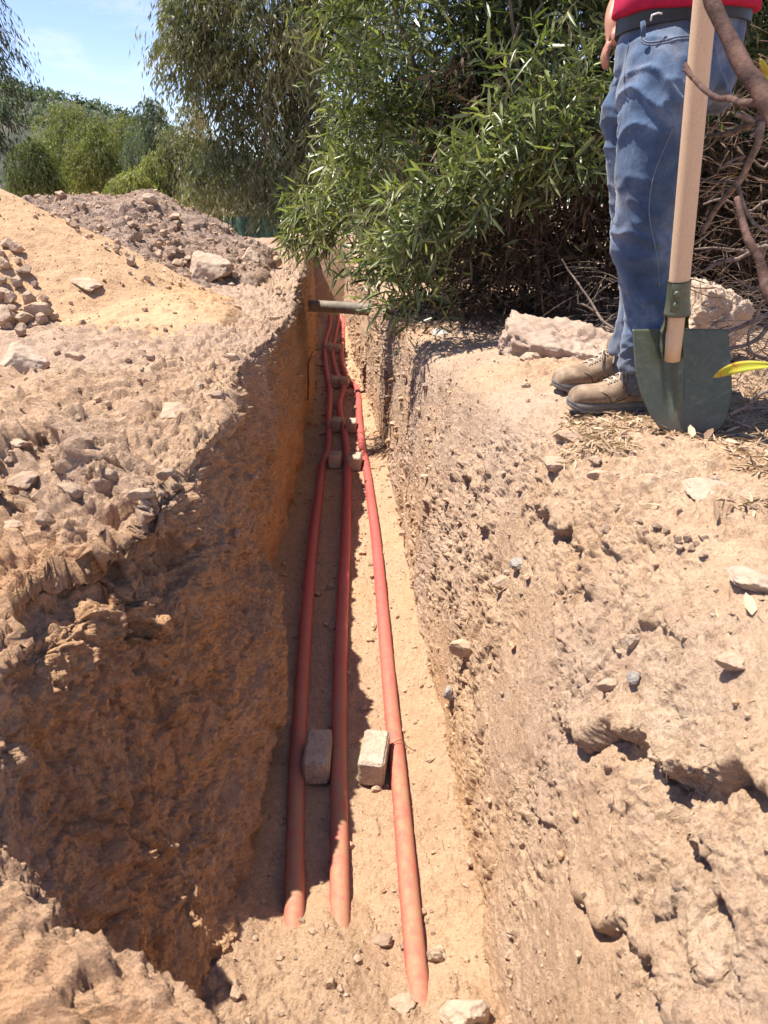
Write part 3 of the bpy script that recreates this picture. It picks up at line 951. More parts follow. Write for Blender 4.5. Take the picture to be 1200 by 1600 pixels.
describe('stones piled beside the sand heap', 'tan stone', 'of the loose pile', ['left half', 'middle', 'right tip'], ['high on the', 'halfway up the', 'at the bottom of the'])
describe('pebbles clustered on the right bank', 'pebble', 'of the little cluster', ['left end', 'middle', 'right end'], ['in the upper', 'in the lower'])
describe('pebbles along the crest of the right bank', 'pebble', 'of the bank crest under the shrub', ['left end', 'middle', 'right end'], ['on the'])
describe('stones strewn on the rubble heap', 'grey brown stone', 'part of the rubble heap', ['far left', 'left', 'middle', 'right', 'far right'], ['near the crest,', 'on the upper slope,', 'on the lower slope,', 'at the foot,'])
describe('small stones scattered over the left bank', 'dusty stone', 'part of the left bank', ['far left', 'left', 'middle', 'right'], ['just below the sand,', 'halfway down,', 'low down,', 'by the undercut,'])
describe('small stones embedded in the right wall', 'small stone', 'part of the right wall', ['trench side', 'middle', 'bank side', 'outer'], ['level with the boots,', 'level with the litter,', 'level with the quartz,', 'by the crevice,', 'near the bottom,'])
describe('small stones on the mound of the trench floor', 'small stone', 'of the loose mound', ['left side', 'middle', 'right side'], ['at the top of the', 'across the', 'at the very bottom of the'])

# loose crumbs of earth: countless, one mesh
base, bf = ICO1
NB = 26000
nt_ = [len(t[0]) for t in TERR]
allowed = np.concatenate([np.full(k, i) for i, k in enumerate(nt_)])
vis = (PX > -150) & (PX < 1350) & (PY > 250) & (PY < 1750) & (PZ > 0.25) & (PZ < 9)
dens = np.array([0.55, 0.9, 2.2, 0.6, 3.2, 0.7])[allowed]
wallL = (allowed == 0) & (ALLN[:, 2] < 0.45)
dens[wallL] *= 0.10
cand = np.where(vis)[0]
pr = dens[cand]; pr = pr / pr.sum()
idx = rng.choice(cand, NB, p=pr)
cen = ALLV[idx]; nrmv = ALLN[idx]; zc = PZ[idx]
size = (1.6 + 1.7 * rng.pareto(2.4, NB)).clip(1.6, 13) * zc / F * 1.0
size = np.clip(size, 0.002, 0.05)
sc3 = rng.uniform(0.6, 1.3, (NB, 3)) * size[:, None]
variants = np.array([rock_verts(base, 300 + i, 0.9) for i in range(12)])
vb = variants[rng.integers(0, 12, NB)] * 1.4
ang = rng.uniform(0, 6.28, NB); ca, sa = np.cos(ang), np.sin(ang)
vb = vb * sc3[:, None, :]
x = vb[..., 0] * ca[:, None] - vb[..., 1] * sa[:, None]
y = vb[..., 0] * sa[:, None] + vb[..., 1] * ca[:, None]
vb = np.stack([x, y, vb[..., 2]], -1) + (cen + nrmv * size[:, None] * 0.25)[:, None, :]
fc = bf[None] + (np.arange(NB) * len(base))[:, None, None]
gy_ = np.repeat(rng.uniform(0, 0.8, NB) ** 1.5, len(base)); cy_ = np.repeat(rng.uniform(0, 0.9, NB), len(base))
o = link('loose_crumbs', mesh_np('loose_crumbs', vb.reshape(-1, 3), fc.reshape(-1, 3), 3, M['pebble'], False, {'clay': cy_, 'grey': gy_}))
tag(o, 'loose crumbs of dry earth and grit strewn over the ground', 'gravel', kind='stuff')

# ------------------------------------------------------------------ concrete slab and boulder behind
ICO6 = ico(6)


def rough_block(name, size, loc, rot, mat, label, cat, seed=1, res=26, amp=0.012, taper=0.0):
    V, Fc = ICO6
    W_ = V / np.abs(V).max(axis=1, keepdims=True) * 0.5      # sphere pushed out to a cube
    W_ = W_ * 0.93 + V * 0.14
    P = W_ * np.array(size)
    P[:, 0] *= 1 + taper * P[:, 2]
    d = amp * fbm(P + seed, 7, 4, seed, 0.6) + crumble(P + seed, amp * 1.5, seed, (7, 15, 33, 70)) + 0.5 * amp * fbm(P, 60, 3, 5, .7)
    nv = V / np.linalg.norm(V, axis=1, keepdims=True)
    P = P + nv * d[:, None]
    o = link(name, mesh_np(name, P, Fc, 3, mat, True), loc=loc, rot=rot)
    return tag(o, label, cat)


M['concrete'] = stone_mat('rough_concrete', (0.27, 0.19, 0.14), (0.37, 0.27, 0.20), (0.45, 0.34, 0.265), bump=0.35, rnd=0.0)
p = at(884, 535, z=0.03)
rough_block('concrete_slab', (0.50, 0.30, 0.125), at(884, 545, d=3.25), (R(16), R(9), R(-6)), M['concrete'], 'broken pale concrete slab lying on the bank behind the boots', 'slab', 3, amp=0.022)
rough_block('boulder', (0.24, 0.22, 0.24), at(1100, 503, d=3.1), (0.1, 0.35, 0.2), M['stone_pale'], 'large grey boulder behind the shovel under dry twigs', 'boulder', 8, amp=0.022)

# ------------------------------------------------------------------ conduits
def pipe_mat():
    m, t, b = nodes('red_conduit_plastic')
    O = t.nodes.new('ShaderNodeTexCoord').outputs['Object']
    n1 = noise_n(t, O, 1.3, 4, 0.6); n2 = noise_n(t, O, 26, 6, 0.7)
    red = ramp(t, n1, [(0.35, (0.47, 0.045, 0.062)), (0.65, (0.57, 0.085, 0.095))])
    # dust settles on the top of the pipes, thickest near the loose mound
    geo = t.nodes.new('ShaderNodeNewGeometry')
    sx = t.nodes.new('ShaderNodeSeparateXYZ'); t.links.new(geo.outputs['Normal'], sx.inputs[0])
    sp_ = t.nodes.new('ShaderNodeSeparateXYZ'); t.links.new(O, sp_.inputs[0])
    mr = t.nodes.new('ShaderNodeMapRange'); t.links.new(sp_.outputs['Y'], mr.inputs['Value'])
    mr.inputs['From Min'].default_value = 3.2; mr.inputs['From Max'].default_value = 1.7; mr.inputs['To Min'].default_value = 0.30; mr.inputs['To Max'].default_value = 0.85
    mu = t.nodes.new('ShaderNodeMath'); mu.operation = 'MULTIPLY'
    mr2 = t.nodes.new('ShaderNodeMapRange'); t.links.new(sx.outputs['Z'], mr2.inputs['Value']); mr2.inputs['From Min'].default_value = -0.1; mr2.inputs['From Max'].default_value = 0.75
    t.links.new(mr.outputs[0], mu.inputs[0]); t.links.new(mr2.outputs[0], mu.inputs[1])
    mu2 = t.nodes.new('ShaderNodeMath'); mu2.operation = 'MULTIPLY'; mu2.use_clamp = True
    mr3 = t.nodes.new('ShaderNodeMapRange'); t.links.new(n2, mr3.inputs['Value']); mr3.inputs['From Min'].default_value = 0.3; mr3.inputs['From Max'].default_value = 0.6; mr3.inputs['To Min'].default_value = 0.45; mr3.inputs['To Max'].default_value = 1.2
    t.links.new(mu.outputs[0], mu2.inputs[0]); t.links.new(mr3.outputs[0], mu2.inputs[1])
    c = mixc(t, mu2.outputs[0], red, (0.36, 0.20, 0.115))
    t.links.new(c, b.inputs['Base Color'])
    b.inputs['Roughness'].default_value = 0.5
    b.inputs['Specular IOR Level'].default_value = 0.35
    bp = t.nodes.new('ShaderNodeBump'); bp.inputs['Strength'].default_value = 0.12; bp.inputs['Distance'].default_value = 0.004
    t.links.new(n2, bp.inputs['Height']); t.links.new(bp.outputs[0], b.inputs['Normal'])
    return m


M['pipe'] = pipe_mat()
PR = 0.0275
ZP = FZ + PR - 0.004


def pts_at(L_, z): return [at(x, y, z=z) for x, y in L_]


pl_ = pts_at([(460.5, 1380), (462, 1285), (465, 1180), (477, 1000), (489, 850), (499, 769), (504, 727), (513, 699), (514, 652), (516, 614), (512, 589), (508, 559), (508, 538), (516, 510), (516, 497)], ZP)
pm_ = pts_at([(530.5, 1380), (530, 1285), (529.5, 1180), (533, 1000), (540, 850), (542, 778), (542, 716), (539, 684), (532.5, 652), (531, 631), (537, 606), (531, 594), (525, 578), (520, 553), (523, 533), (529, 504), (528, 498)], ZP)
pr_ = pts_at([(643.5, 1440), (637.6, 1375), (629, 1275), (620, 1180), (611, 1100), (600, 980), (588, 850), (578, 769), (572, 727), (565, 691), (561, 652), (559, 610), (550, 599), (540, 584), (533.5, 559), (535, 535), (537, 502), (536, 497)], ZP)


def extend(P, dz, ln, xo=0.0):
    d = (P[0] - P[2]); d.z = 0; d.normalize()
    return [P[0] + d * ln + Vector((xo, 0, dz))] + P


for P_, lb in ((extend(pl_, -0.0, 0.24), 'left hand red plastic conduit lying in the shade of the trench wall'),
               (extend(pm_, -0.0, 0.24), 'middle red plastic conduit half in sun on the trench floor'),
               (extend(pr_, 0.025, 0.36), 'right hand red plastic conduit fully in the sun on the trench floor')):
    sp_pts = spline(P_, 220)
    yv = sp_pts[:, 1]
    sp_pts[:, 2] += 0.006 * np.sin(yv * 2.3) + 0.02 * sstep(9.5, 10.8, yv)
    V_, F_ = tube_arrays(sp_pts, PR, 20)
    o = MB().add(V_, F_).build('conduit', M['pipe'])
    tag(o, lb, 'pipe', 'red conduits along the trench')

# ------------------------------------------------------------------ spacer blocks
M['block'] = soil_mat('aggregate_block', (0.35, 0.27, 0.20), (0.47, 0.375, 0.29), (0.60, 0.49, 0.39), (0.5, 0.4, 0.3), (0.5, 0.4, 0.3), bump=0.5, speck=0.7)
_mb = None


def block_mesh():
    import bmesh
    bm = bmesh.new()
    bmesh.ops.create_cube(bm, size=1)
    for v in bm.verts: v.co = Vector((v.co.x * 0.086, v.co.y * 0.17, v.co.z * 0.095))
    bmesh.ops.bevel(bm, geom=bm.edges[:], offset=0.006, segments=2, affect='EDGES')
    bmesh.ops.subdivide_edges(bm, edges=[e for e in bm.edges if e.calc_length() > 0.03], cuts=14, use_grid_fill=True)
    P = np.array([v.co[:] for v in bm.verts])
    d = 0.0016 * fbm(P, 90, 3, 5, 0.7) + 0.0012 * fbm(P, 260, 2, 6)
    for i, v in enumerate(bm.verts): v.co += v.co.normalized() * d[i] * 1.2
    me = bpy.data.meshes.new('spacer_block'); bm.to_mesh(me); bm.free()
    me.materials.append(M['block'])
    for p in me.polygons: p.use_smooth = True
    return me


BM_ = block_mesh()
blocks = [(497, 1183, 0, 1.0, 'shaded porous block between the left and middle conduits in front'),
          (585, 1184, 7, 1.0, 'sunlit porous block touching the right hand conduit in front'),
          (524, 719, 2, 1.0, 'shaded block between left and middle conduits in the second row'),
          (555, 722, 4, 1.05, 'sunlit block between middle and right conduits in the second row'),
          (526, 664, 12, 1.0, 'pale block between left and middle conduits in the third row'),
          (549, 666, 0, 1.0, 'pale block between middle and right conduits in the third row'),
          (524, 597, 0, 1.0, 'dark shaded block between left and middle conduits in the fourth row'),
          (539, 598, 10, 1.0, 'pale block between middle and right conduits in the fourth row'),
          (513.5, 544, 0, 1.0, 'shaded block between left and middle conduits in the farthest row'),
          (527.5, 545, 3, 0.9, 'lit block between middle and right conduits in the farthest row')]
for (px, py, yaw, s_, lb) in blocks:
    p = at(px, py, z=FZ + 0.045)
    o = link('spacer_block', BM_, loc=p + Vector((0, 0, 0.004)), rot=(0, 0, R(-yaw)), scale=(s_, s_ if p.y < 4 else 0.75, s_))
    tag(o, lb, 'block', 'porous blocks spacing the conduits')

# wire tie round the right conduit
M['wire'] = plain('rusty_wire', (0.14, 0.06, 0.04), 0.6, 0.3)
c0 = at(621, 1168, z=ZP)
mb = MB()
ring = [c0 + Vector((math.cos(a) * (PR + 0.003), 0.01 * math.sin(a * 2), math.sin(a) * (PR + 0.003))) for a in np.linspace(-0.4, math.pi + 0.6, 18)]
mb.tube(ring, 0.0013, 6)
a0 = c0 + Vector((-PR - 0.002, 0, 0.012))
mb.tube(spline([a0, a0 + Vector((-0.02, 0.01, 0.02)), a0 + Vector((-0.03, 0.05, 0.035))], 8), 0.0013, 6)
mb.tube(spline([a0, a0 + Vector((-0.012, 0.02, 0.012)), a0 + Vector((-0.04, 0.03, 0.03))], 8), 0.0013, 6)
a1 = c0 + Vector((PR + 0.002, 0, 0.0))
mb.tube(spline([a1 + Vector((-.01, 0, .02)), a1 + Vector((0.02, -0.004, -0.004)), a1 + Vector((0.045, 0.0, -0.02))], 8), 0.0013, 6)
tag(mb.build('wire_tie', M['wire']), 'thin rusty wire twisted round the right conduit beside the front block', 'wire')

# grey pipe crossing the trench
M['greypipe'] = plain('dusty_grey_pipe', (0.22, 0.185, 0.145), 0.7, 0.25, 14, 0.3, 0.15)
A, B = at(470, 477, d=6.9), at(600, 486, d=6.7)
me_pts = spline([A, (A + B) / 2 + Vector((0, 0, .004)), B], 14)
tag(MB().tube(me_pts, 0.052, 24).build('cross_pipe', M['greypipe']), 'thick grey pipe crossing above the trench near its far end', 'pipe')

# roots hanging on the walls
mb = MB()
for pth in ([(487, 550), (480, 570), (478, 600), (480, 625)],):
    q = [pick(x, y)[0] + Vector((0.02, -0.01, 0)) for x, y in pth]
    mb.tube(spline(q, 10), 0.006, 6)
tag(mb.build('root', M['twig_dark']), 'thin dark root hanging down the far left trench wall', 'root')

# ------------------------------------------------------------------ foliage
LEAF_T = np.array([[0, 0, 0], [0.28, 0.5, 0.02], [0.28, -0.5, 0.02], [0.33, 0, -0.03], [0.68, 0.42, -0.03], [0.68, -0.42, -0.03], [0.70, 0, -0.07], [1, 0, -0.15]])
LEAF_F = np.array([[0, 3, 1], [0, 2, 3], [1, 3, 6], [1, 6, 4], [2, 6, 3], [2, 5, 6], [4, 6, 7], [5, 7, 6]])
LEAF_T2 = np.array([[0, 0, 0], [0.45, 0.5, 0.0], [0.45, -0.5, 0.0], [1, 0, -0.12]])
LEAF_F2 = np.array([[0, 2, 1], [1, 2, 3]])


def leaves_mesh(name, pos, dirs, nrm, ln, wd, tint, mat, tmpl=0):
    T, Fc = (LEAF_T, LEAF_F) if tmpl == 0 else (LEAF_T2, LEAF_F2)
    d = dirs / np.maximum(np.linalg.norm(dirs, axis=1, keepdims=True), 1e-9)
    s = np.cross(nrm, d); s /= np.maximum(np.linalg.norm(s, axis=1, keepdims=True), 1e-9)
    n = np.cross(d, s)
    bend = np.random.default_rng(len(pos)).uniform(-0.4, 2.4, len(pos)) if len(pos) > 1 else np.ones(1)
    P = pos[:, None] + d[:, None] * (T[:, 0][None, :, None] * ln[:, None, None]) + s[:, None] * (T[:, 1][None, :, None] * wd[:, None, None]) + n[:, None] * (T[:, 2][None, :, None] * (ln * bend)[:, None, None])
    f = Fc[None] + (np.arange(len(pos)) * len(T))[:, None, None]
    return mesh_np(name, P.reshape(-1, 3), f.reshape(-1, 3), 3, mat, tmpl == 0, {'tint': np.repeat(tint, len(T))})


def unit(v): return v / np.maximum(np.linalg.norm(v, axis=-1, keepdims=True), 1e-9)


def sprays(org, dirs, ln, nleaf, leaf_len, droop, r, spread=0.75, gravity=0.0):
    """branchlets that leave org along dirs, alternate narrow leaves; returns leaf arrays and the twig lines"""
    n = len(org)
    k = np.arange(nleaf)
    t = (k + 0.6)[None] / nleaf * np.ones((n, 1))
    d = unit(dirs)
    side = unit(np.cross(d, r.normal(size=(n, 3))))
    up = np.cross(d, side)
    path = org[:, None] + d[:, None] * (t * ln[:, None])[..., None]
    path[..., 2] -= droop * (t ** 2) * ln[:, None]
    tang = d[:, None] * np.ones_like(path)
    tang[..., 2] -= 2 * droop * t
    tang = unit(tang)
    ang = k * 2.4 + r.uniform(0, 6.28, (n, 1))
    rad = side[:, None] * np.cos(ang)[..., None] + up[:, None] * np.sin(ang)[..., None]
    ld = tang * (1 - spread * 0.5) + rad * spread + r.normal(size=path.shape) * 0.16
    ld[..., 2] -= gravity
    ld = unit(ld)
    nn = unit(np.cross(ld, r.normal(size=path.shape) * 0.7 + np.array([0, 0, 0.0]) + rad))
    nn = unit(nn + np.array([-0.15, -0.1, 0.7]))
    L_ = leaf_len * r.uniform(0.55, 1.15, (n, nleaf)) * (1 - 0.35 * t ** 3)
    return path.reshape(-1, 3), ld.reshape(-1, 3), nn.reshape(-1, 3), L_.ravel(), path


def twig_strips(paths, org, w, name, mat):
    """thin three-sided twigs along each spray"""
    n, k, _ = paths.shape
    pts = np.concatenate([org[:, None], paths[:, ::max(1, k // 4)]], 1)
    m = pts.shape[1]
    tri = np.array([[1, 0, 0], [-0.5, 0.87, 0.4], [-0.5, -0.87, -0.4]])
    tp = np.linspace(1, 0.4, m)
    V = pts[:, :, None] + tri[None, None] * (w * tp)[None, :, None, None]
    idx = np.arange(n * m * 3).reshape(n, m, 3)
    a, b = idx[:, :-1], idx[:, 1:]
    f = np.stack([a, np.roll(a, -1, 2), np.roll(b, -1, 2), b], -1)
    return mesh_np(name, V.reshape(-1, 3), f.reshape(-1, 4), 4, mat, True)


def in_blobs(blobs, n, r, shell=0.0):
    P, O = [], []
    vol = np.array([b[1][0] * b[1][1] * b[1][2] for b in blobs]); vol = vol / vol.sum()
    c = r.choice(len(blobs), n, p=vol)
    u = unit(r.normal(size=(n, 3)))
    rad = r.uniform(shell, 1, n) ** 0.5
    C_ = np.array([b[0] for b in blobs])[c]; S_ = np.array([b[1] for b in blobs])[c]
    return C_ + u * rad[:, None] * S_, u


# ---- the big narrow-leaved shrub over the trench
r = np.random.default_rng(21)
bush = empty('shrub', (1.1, 5.0, -0.1))
tag(bush, 'large dark green narrow leaved shrub overhanging the trench', 'shrub')
BL = [((0.30, 4.9, 1.55), (0.80, 0.7, 0.85)), ((0.04, 5.15, 0.84), (0.50, 0.45, 0.48)), ((0.17, 5.1, 0.42), (0.38, 0.36, 0.38)), ((1.25, 5.0, 1.45), (1.0, 0.8, 0.95)),
      ((2.3, 5.3, 1.4), (1.0, 0.8, 1.3)), ((0.9, 5.1, 2.5), (1.3, 0.9, 0.8)), ((0.55, 4.75, 0.9), (0.55, 0.5, 0.5)), ((0.31, 5.0, 0.14), (0.32, 0.30, 0.36))]
BL = [((c[0] * 1.07, c[1] + 0.32, (c[2] - .66) * 1.07 + .66), tuple(v * 1.06 for v in q)) for c, q in BL]
n = 4200
P, U = in_blobs(BL, n, r, 0.25)
d = U * np.array([1, 1.0, 0.6]) + r.normal(size=(n, 3)) * 0.45 + np.array([-0.15, -0.35, 0.05])
lnn = r.uniform(0.22, 0.5, n)
org = P - unit(d) * lnn[:, None] * 0.6
lp, ld, lnm, ll, paths = sprays(org, d, lnn, 13, 0.135, 0.35, r)
# light fountain of longer leaves in front (image centre of the shrub)
n2 = 230
tt = r.uniform(0, 1, n2)
A, B = np.array(at(900, 215, d=4.2)), np.array(at(640, 400, d=4.0))
org2 = A + (B - A) * tt[:, None] + r.normal(size=(n2, 3)) * np.array([0.13, 0.12, 0.14])
d2 = np.array([-0.75, -0.35, 0.0]) + r.normal(size=(n2, 3)) * 0.4
a2 = sprays(org2, d2, r.uniform(0.2, 0.42, n2), 11, 0.145, 0.4, r)
n3 = 120
org3 = np.array(at(860, 160, d=4.3)) + r.normal(size=(n3, 3)) * np.array([0.25, 0.15, 0.22])
a3 = sprays(org3, np.array([0.3, -0.5, -0.1]) + r.normal(size=(n3, 3)) * 0.5, r.uniform(0.2, 0.4, n3), 11, 0.135, 0.4, r)
# hanging sprays at the left tip
n4 = 90
org4 = np.array(at(515, 318, d=5.4)) + r.normal(size=(n4, 3)) * np.array([0.15, 0.15, 0.10])
a4 = sprays(org4, np.array([-0.5, -0.3, -0.55]) + r.normal(size=(n4, 3)) * 0.35, r.uniform(0.25, 0.42, n4), 12, 0.13, 0.4, r, gravity=0.2)
lp = np.concatenate([lp, a2[0], a3[0], a4[0]]); ld = np.concatenate([ld, a2[1], a3[1], a4[1]]); lnm = np.concatenate([lnm, a2[2], a3[2], a4[2]]); ll = np.concatenate([ll, a2[3], a3[3], a4[3]])
allp = np.concatenate([paths.reshape(-1, 13, 3)[:, ::3][:, :4], a2[4][:, ::3][:, :4], a3[4][:, ::3][:, :4], a4[4][:, ::3][:, :4]])
alo = np.concatenate([org, org2, org3, org4])
# leave a hollow near the ground on the right, where the shrub is bare inside
qx, qy, qz = proj(lp)
hollow = ((qx - 900) / 210) ** 2 + ((qy - 420) / 125) ** 2 < 1 + 0.25 * r.normal(size=len(qx))
keep = ~(hollow & (lp[:, 1] < 5.2) & (r.random(len(qx)) < 0.93)) & (lp[:, 2] > -0.15) & ~((qx < 560) & (qy > 400) & (qx < 440 + (qy - 340) * 0.9)) & (qx > 440 - 0 * qy)
lp, ld, lnm, ll = lp[keep], ld[keep], lnm[keep], ll[keep]
tint = np.clip(r.normal(0.50, 0.26, len(lp)) + 0.22 * sstep(0.7, -0.1, lp[:, 0]) + 0.5 * fbm(lp, 1.6, 2, 201), 0, 1)
wd = ll * r.uniform(0.10, 0.15, len(lp))
# nearest large leaves are parts of their own
qx, qy, qz = proj(lp)
seen = (qx > 0) & (qx < 1200) & (qy > 0) & (qy < 560)
score = np.where(seen, ll / qz, 0)
big = np.argsort(-score)[:260]
rest = np.ones(len(lp), bool); rest[big] = False
link('foliage', leaves_mesh('foliage', lp[rest], ld[rest], lnm[rest], ll[rest], wd[rest], tint[rest], M['leaf']), bush, loc=-bush.location)['kind'] = 'stuff'
LM = [leaves_mesh('leaf', np.zeros((1, 3)), np.array([[1., 0, 0]]), np.array([[0, 0, 1.]]), np.array([1.]), np.array([w_]), np.array([ti]), M['leaf']) for w_, ti in ((0.12, 0.2), (0.13, 0.4), (0.11, 0.55), (0.14, 0.7))]
for i in big:
    dv = Vector(ld[i]); nv = Vector(lnm[i]); s_ = nv.cross(dv).normalized(); nv = dv.cross(s_)
    mt = Matrix((dv, s_, nv)).transposed().to_4x4()
    o = link('leaf', random.choice(LM), bush, loc=Vector(lp[i]) - bush.location, rot=mt.to_euler(), scale=(ll[i],) * 3)
link('twigs', twig_strips(allp, alo, 0.0028, 'twigs', M['twig_dark']), bush, loc=-bush.location)['kind'] = 'stuff'
bl = bush.location.copy()
for i in range(12):
    b0 = Vector((r.uniform(0.6, 2.2), r.uniform(4.7, 5.4), -0.15))
    e = Vector((b0.x * 1.1 - 0.7 + r.uniform(-.4, .4), b0.y - r.uniform(0, .5), r.uniform(1.4, 2.4)))
    mid = (b0 + e) / 2 + Vector((r.uniform(-.2, .2), r.uniform(-.1, .2), r.uniform(-.2, .3)))
    MB().tube(spline([b0 - bl, mid - bl, e - bl], 10), list(np.linspace(0.024, 0.007, 10)), 7).build('stem', M['bark'], bush)

# dead wood and brown dry leaves inside and behind the shrub
brush = tag(empty('dry_brush', (1.8, 5.0, -0.1)), 'dark tangle of dry twigs and brown leaves behind the man and under the shrub', 'brush')
n = 4800
org = np.stack([r.uniform(0.3, 3.9, n), r.uniform(4.35, 6.2, n), r.uniform(-0.15, 1.45, n) * r.uniform(0.5, 1, n)], 1)
d = r.normal(size=(n, 3)) * np.array([1, .6, .8]) + np.array([-0.2, -0.3, 0.15])
k5 = sprays(org, d, r.uniform(0.2, 0.5, n), 8, 0.12, 0.2, r, spread=0.9, gravity=0.4)
m_ = r.random(len(k5[0])) < 0.8
tb = np.clip(r.normal(0.4, 0.25, m_.sum()), 0, 1)
bl = brush.location.copy()
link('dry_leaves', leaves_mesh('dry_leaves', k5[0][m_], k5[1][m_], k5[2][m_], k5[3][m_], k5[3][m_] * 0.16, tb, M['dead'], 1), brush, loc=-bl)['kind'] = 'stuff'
link('dry_twigs', twig_strips(k5[4], org, 0.0035, 'dry_twigs', M['twig_dark']), brush, loc=-bl)['kind'] = 'stuff'
# finer dry stems on the ground at the right
n = 1100
org = np.stack([r.uniform(0.95, 2.6, n), r.uniform(2.3, 4.4, n), r.uniform(-0.06, 0.02, n)], 1)
org[:, 2] += 0.35 * r.random(n) ** 2
d = r.normal(size=(n, 3)) * np.array([1, 1, .4]) + np.array([-0.2, -0.1, 0.22])
k6 = sprays(org, d, r.uniform(0.12, 0.35, n), 6, 0.03, 0.3, r)
gtw = link('dry_stems', twig_strips(k6[4], org, 0.0016, 'dry_stems', M['twig']))
tag(gtw, 'low tangle of thin dry stems on the bank behind the shovel', 'dry stems', kind='stuff')

# ---- dark trees behind the shrub
def foliage_tree(name, label, cat, blobs, nspray, nleaf, leaf_len, mat, trunk, seed, gravity=0.5, droop=0.6, splen=(0.3, 0.9), group=None, wratio=0.2, tmean=0.4, trunk_r=0.12, branches=10, shell=0.1, bark='bark', thin=None, tm=1):
    r = np.random.default_rng(seed)
    root = tag(empty(name, trunk[0]), label, cat, group)
    bl = Vector(trunk[0])
    P, U = in_blobs(blobs, nspray, r, shell)
    d = U * np.array([1, 1, .4]) + r.normal(size=P.shape) * 0.4
    ln_ = r.uniform(*splen, nspray)
    org = P - unit(d) * ln_[:, None] * 0.5
    lp, ld, lnm, ll, paths = sprays(org, d, ln_, nleaf, leaf_len, droop, r, gravity=gravity)
    clump = fbm(lp, 1.1 / max(0.4, splen[1]), 2, seed)
    keep = clump + r.normal(size=len(lp)) * 0.12 > -0.22
    if thin is not None: keep &= thin(lp)
    lp, ld, lnm, ll = lp[keep], ld[keep], lnm[keep], ll[keep]
    tint = np.clip(tmean + 0.5 * fbm(lp, 0.7, 2, seed + 3) + r.normal(size=len(lp)) * 0.14, 0, 1)
    link('crown', leaves_mesh('crown', lp, ld, lnm, ll, ll * wratio, tint, mat, tm), root, loc=-bl)['kind'] = 'stuff'
    pts = [Vector(p) - bl for p in trunk]
    sp_ = spline(pts, 14)
    MB().tube(sp_, list(np.linspace(trunk_r, trunk_r * 0.35, 14)), 10).build('trunk', M[bark], root)
    mb = MB()
    for i in range(branches):
        s = Vector(sp_[random.randrange(4, 13)])
        e = Vector(P[random.randrange(len(P))]) - bl
        if (e - s).length > 7: e = s + (e - s).normalized() * 5
        mb.tube(spline([s, (s + e) / 2 + Vector((0, 0, (e - s).length * 0.12)), e], 8), list(np.linspace(trunk_r * 0.4, trunk_r * 0.1, 8)), 6)
    mb.build('branches', M[bark], root)['kind'] = 'stuff'
    return root


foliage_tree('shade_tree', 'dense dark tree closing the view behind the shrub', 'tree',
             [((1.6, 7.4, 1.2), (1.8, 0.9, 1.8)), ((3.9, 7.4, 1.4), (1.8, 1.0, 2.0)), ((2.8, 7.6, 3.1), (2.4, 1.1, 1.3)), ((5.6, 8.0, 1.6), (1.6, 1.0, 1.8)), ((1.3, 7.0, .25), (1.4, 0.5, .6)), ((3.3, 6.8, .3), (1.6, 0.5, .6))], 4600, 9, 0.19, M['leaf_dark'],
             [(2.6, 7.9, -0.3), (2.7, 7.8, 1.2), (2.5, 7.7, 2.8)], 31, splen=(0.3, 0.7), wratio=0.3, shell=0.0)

# ---- eucalyptus with hanging leaves
def xz(px, py, d): return tuple(at(px, py, d=d))


EB = [(xz(430, -40, 15), (2.2, 1.6, 2.0)), (xz(330, 20, 15), (1.1, 1.2, 0.9)), (xz(300, 90, 15), (0.75, 0.9, 0.7)), (xz(370, 130, 15), (0.95, 1.2, 0.9)), (xz(420, 220, 15), (0.85, 1.2, 0.9)),
      (xz(340, 260, 15), (0.65, 0.9, 0.75)), (xz(400, 320, 14.6), (0.85, 0.9, 0.55)), (xz(490, 150, 15), (0.7, 1.1, 1.5)), (xz(290, 30, 15), (0.7, .9, .6)), (xz(470, 290, 14.6), (0.7, 0.9, 0.9)), (xz(350, 190, 15), (0.6, .9, .5)), (xz(560, 60, 15.5), (1.4, 1.0, 2.3)), (xz(320, 300, 15), (0.55, .8, .5))]
foliage_tree('eucalyptus_tree', 'tall eucalyptus tree with hanging leaves beyond the rubble heap', 'tree', EB, 4300, 12, 0.20, M['leaf_euc'],
             [xz(478, 390, 15), xz(474, 260, 15), xz(482, 120, 15), xz(470, -60, 15)], 41, gravity=0.9, droop=0.9, splen=(0.35, 0.9), wratio=0.2, tmean=0.45, trunk_r=0.11, branches=26)
foliage_tree('eucalyptus_tree', 'slender second trunk of eucalyptus just left of the shrub', 'tree', [(xz(505, -40, 16), (1.2, .8, 1.2)), (xz(455, 60, 16), (.6, .6, .8))], 420, 10, 0.15, M['leaf_euc'],
             [xz(448, 390, 16), xz(452, 260, 16), xz(440, 120, 16), xz(450, -60, 16)], 42, gravity=0.9, droop=0.9, splen=(0.35, 0.8), trunk_r=0.08, branches=10)
foliage_tree('dark_bush', 'dark olive bushes closing the gap behind the netting fence', 'bush', [(xz(380, 315, 20), (1.3, 1, .8)), (xz(450, 300, 20), (1.2, 1, 1.1)), (xz(520, 290, 20), (1.3, 1, 1.4)), (xz(330, 300, 20), (.8, 1, .8)), (xz(600, 280, 20), (1.3, 1, 1.5))], 1900, 10, 0.2, M['leaf_euc'],
             [xz(440, 390, 20), xz(440, 330, 20), xz(450, 290, 20)], 44, gravity=0.8, droop=0.8, tmean=0.25, wratio=0.28, shell=0.0)
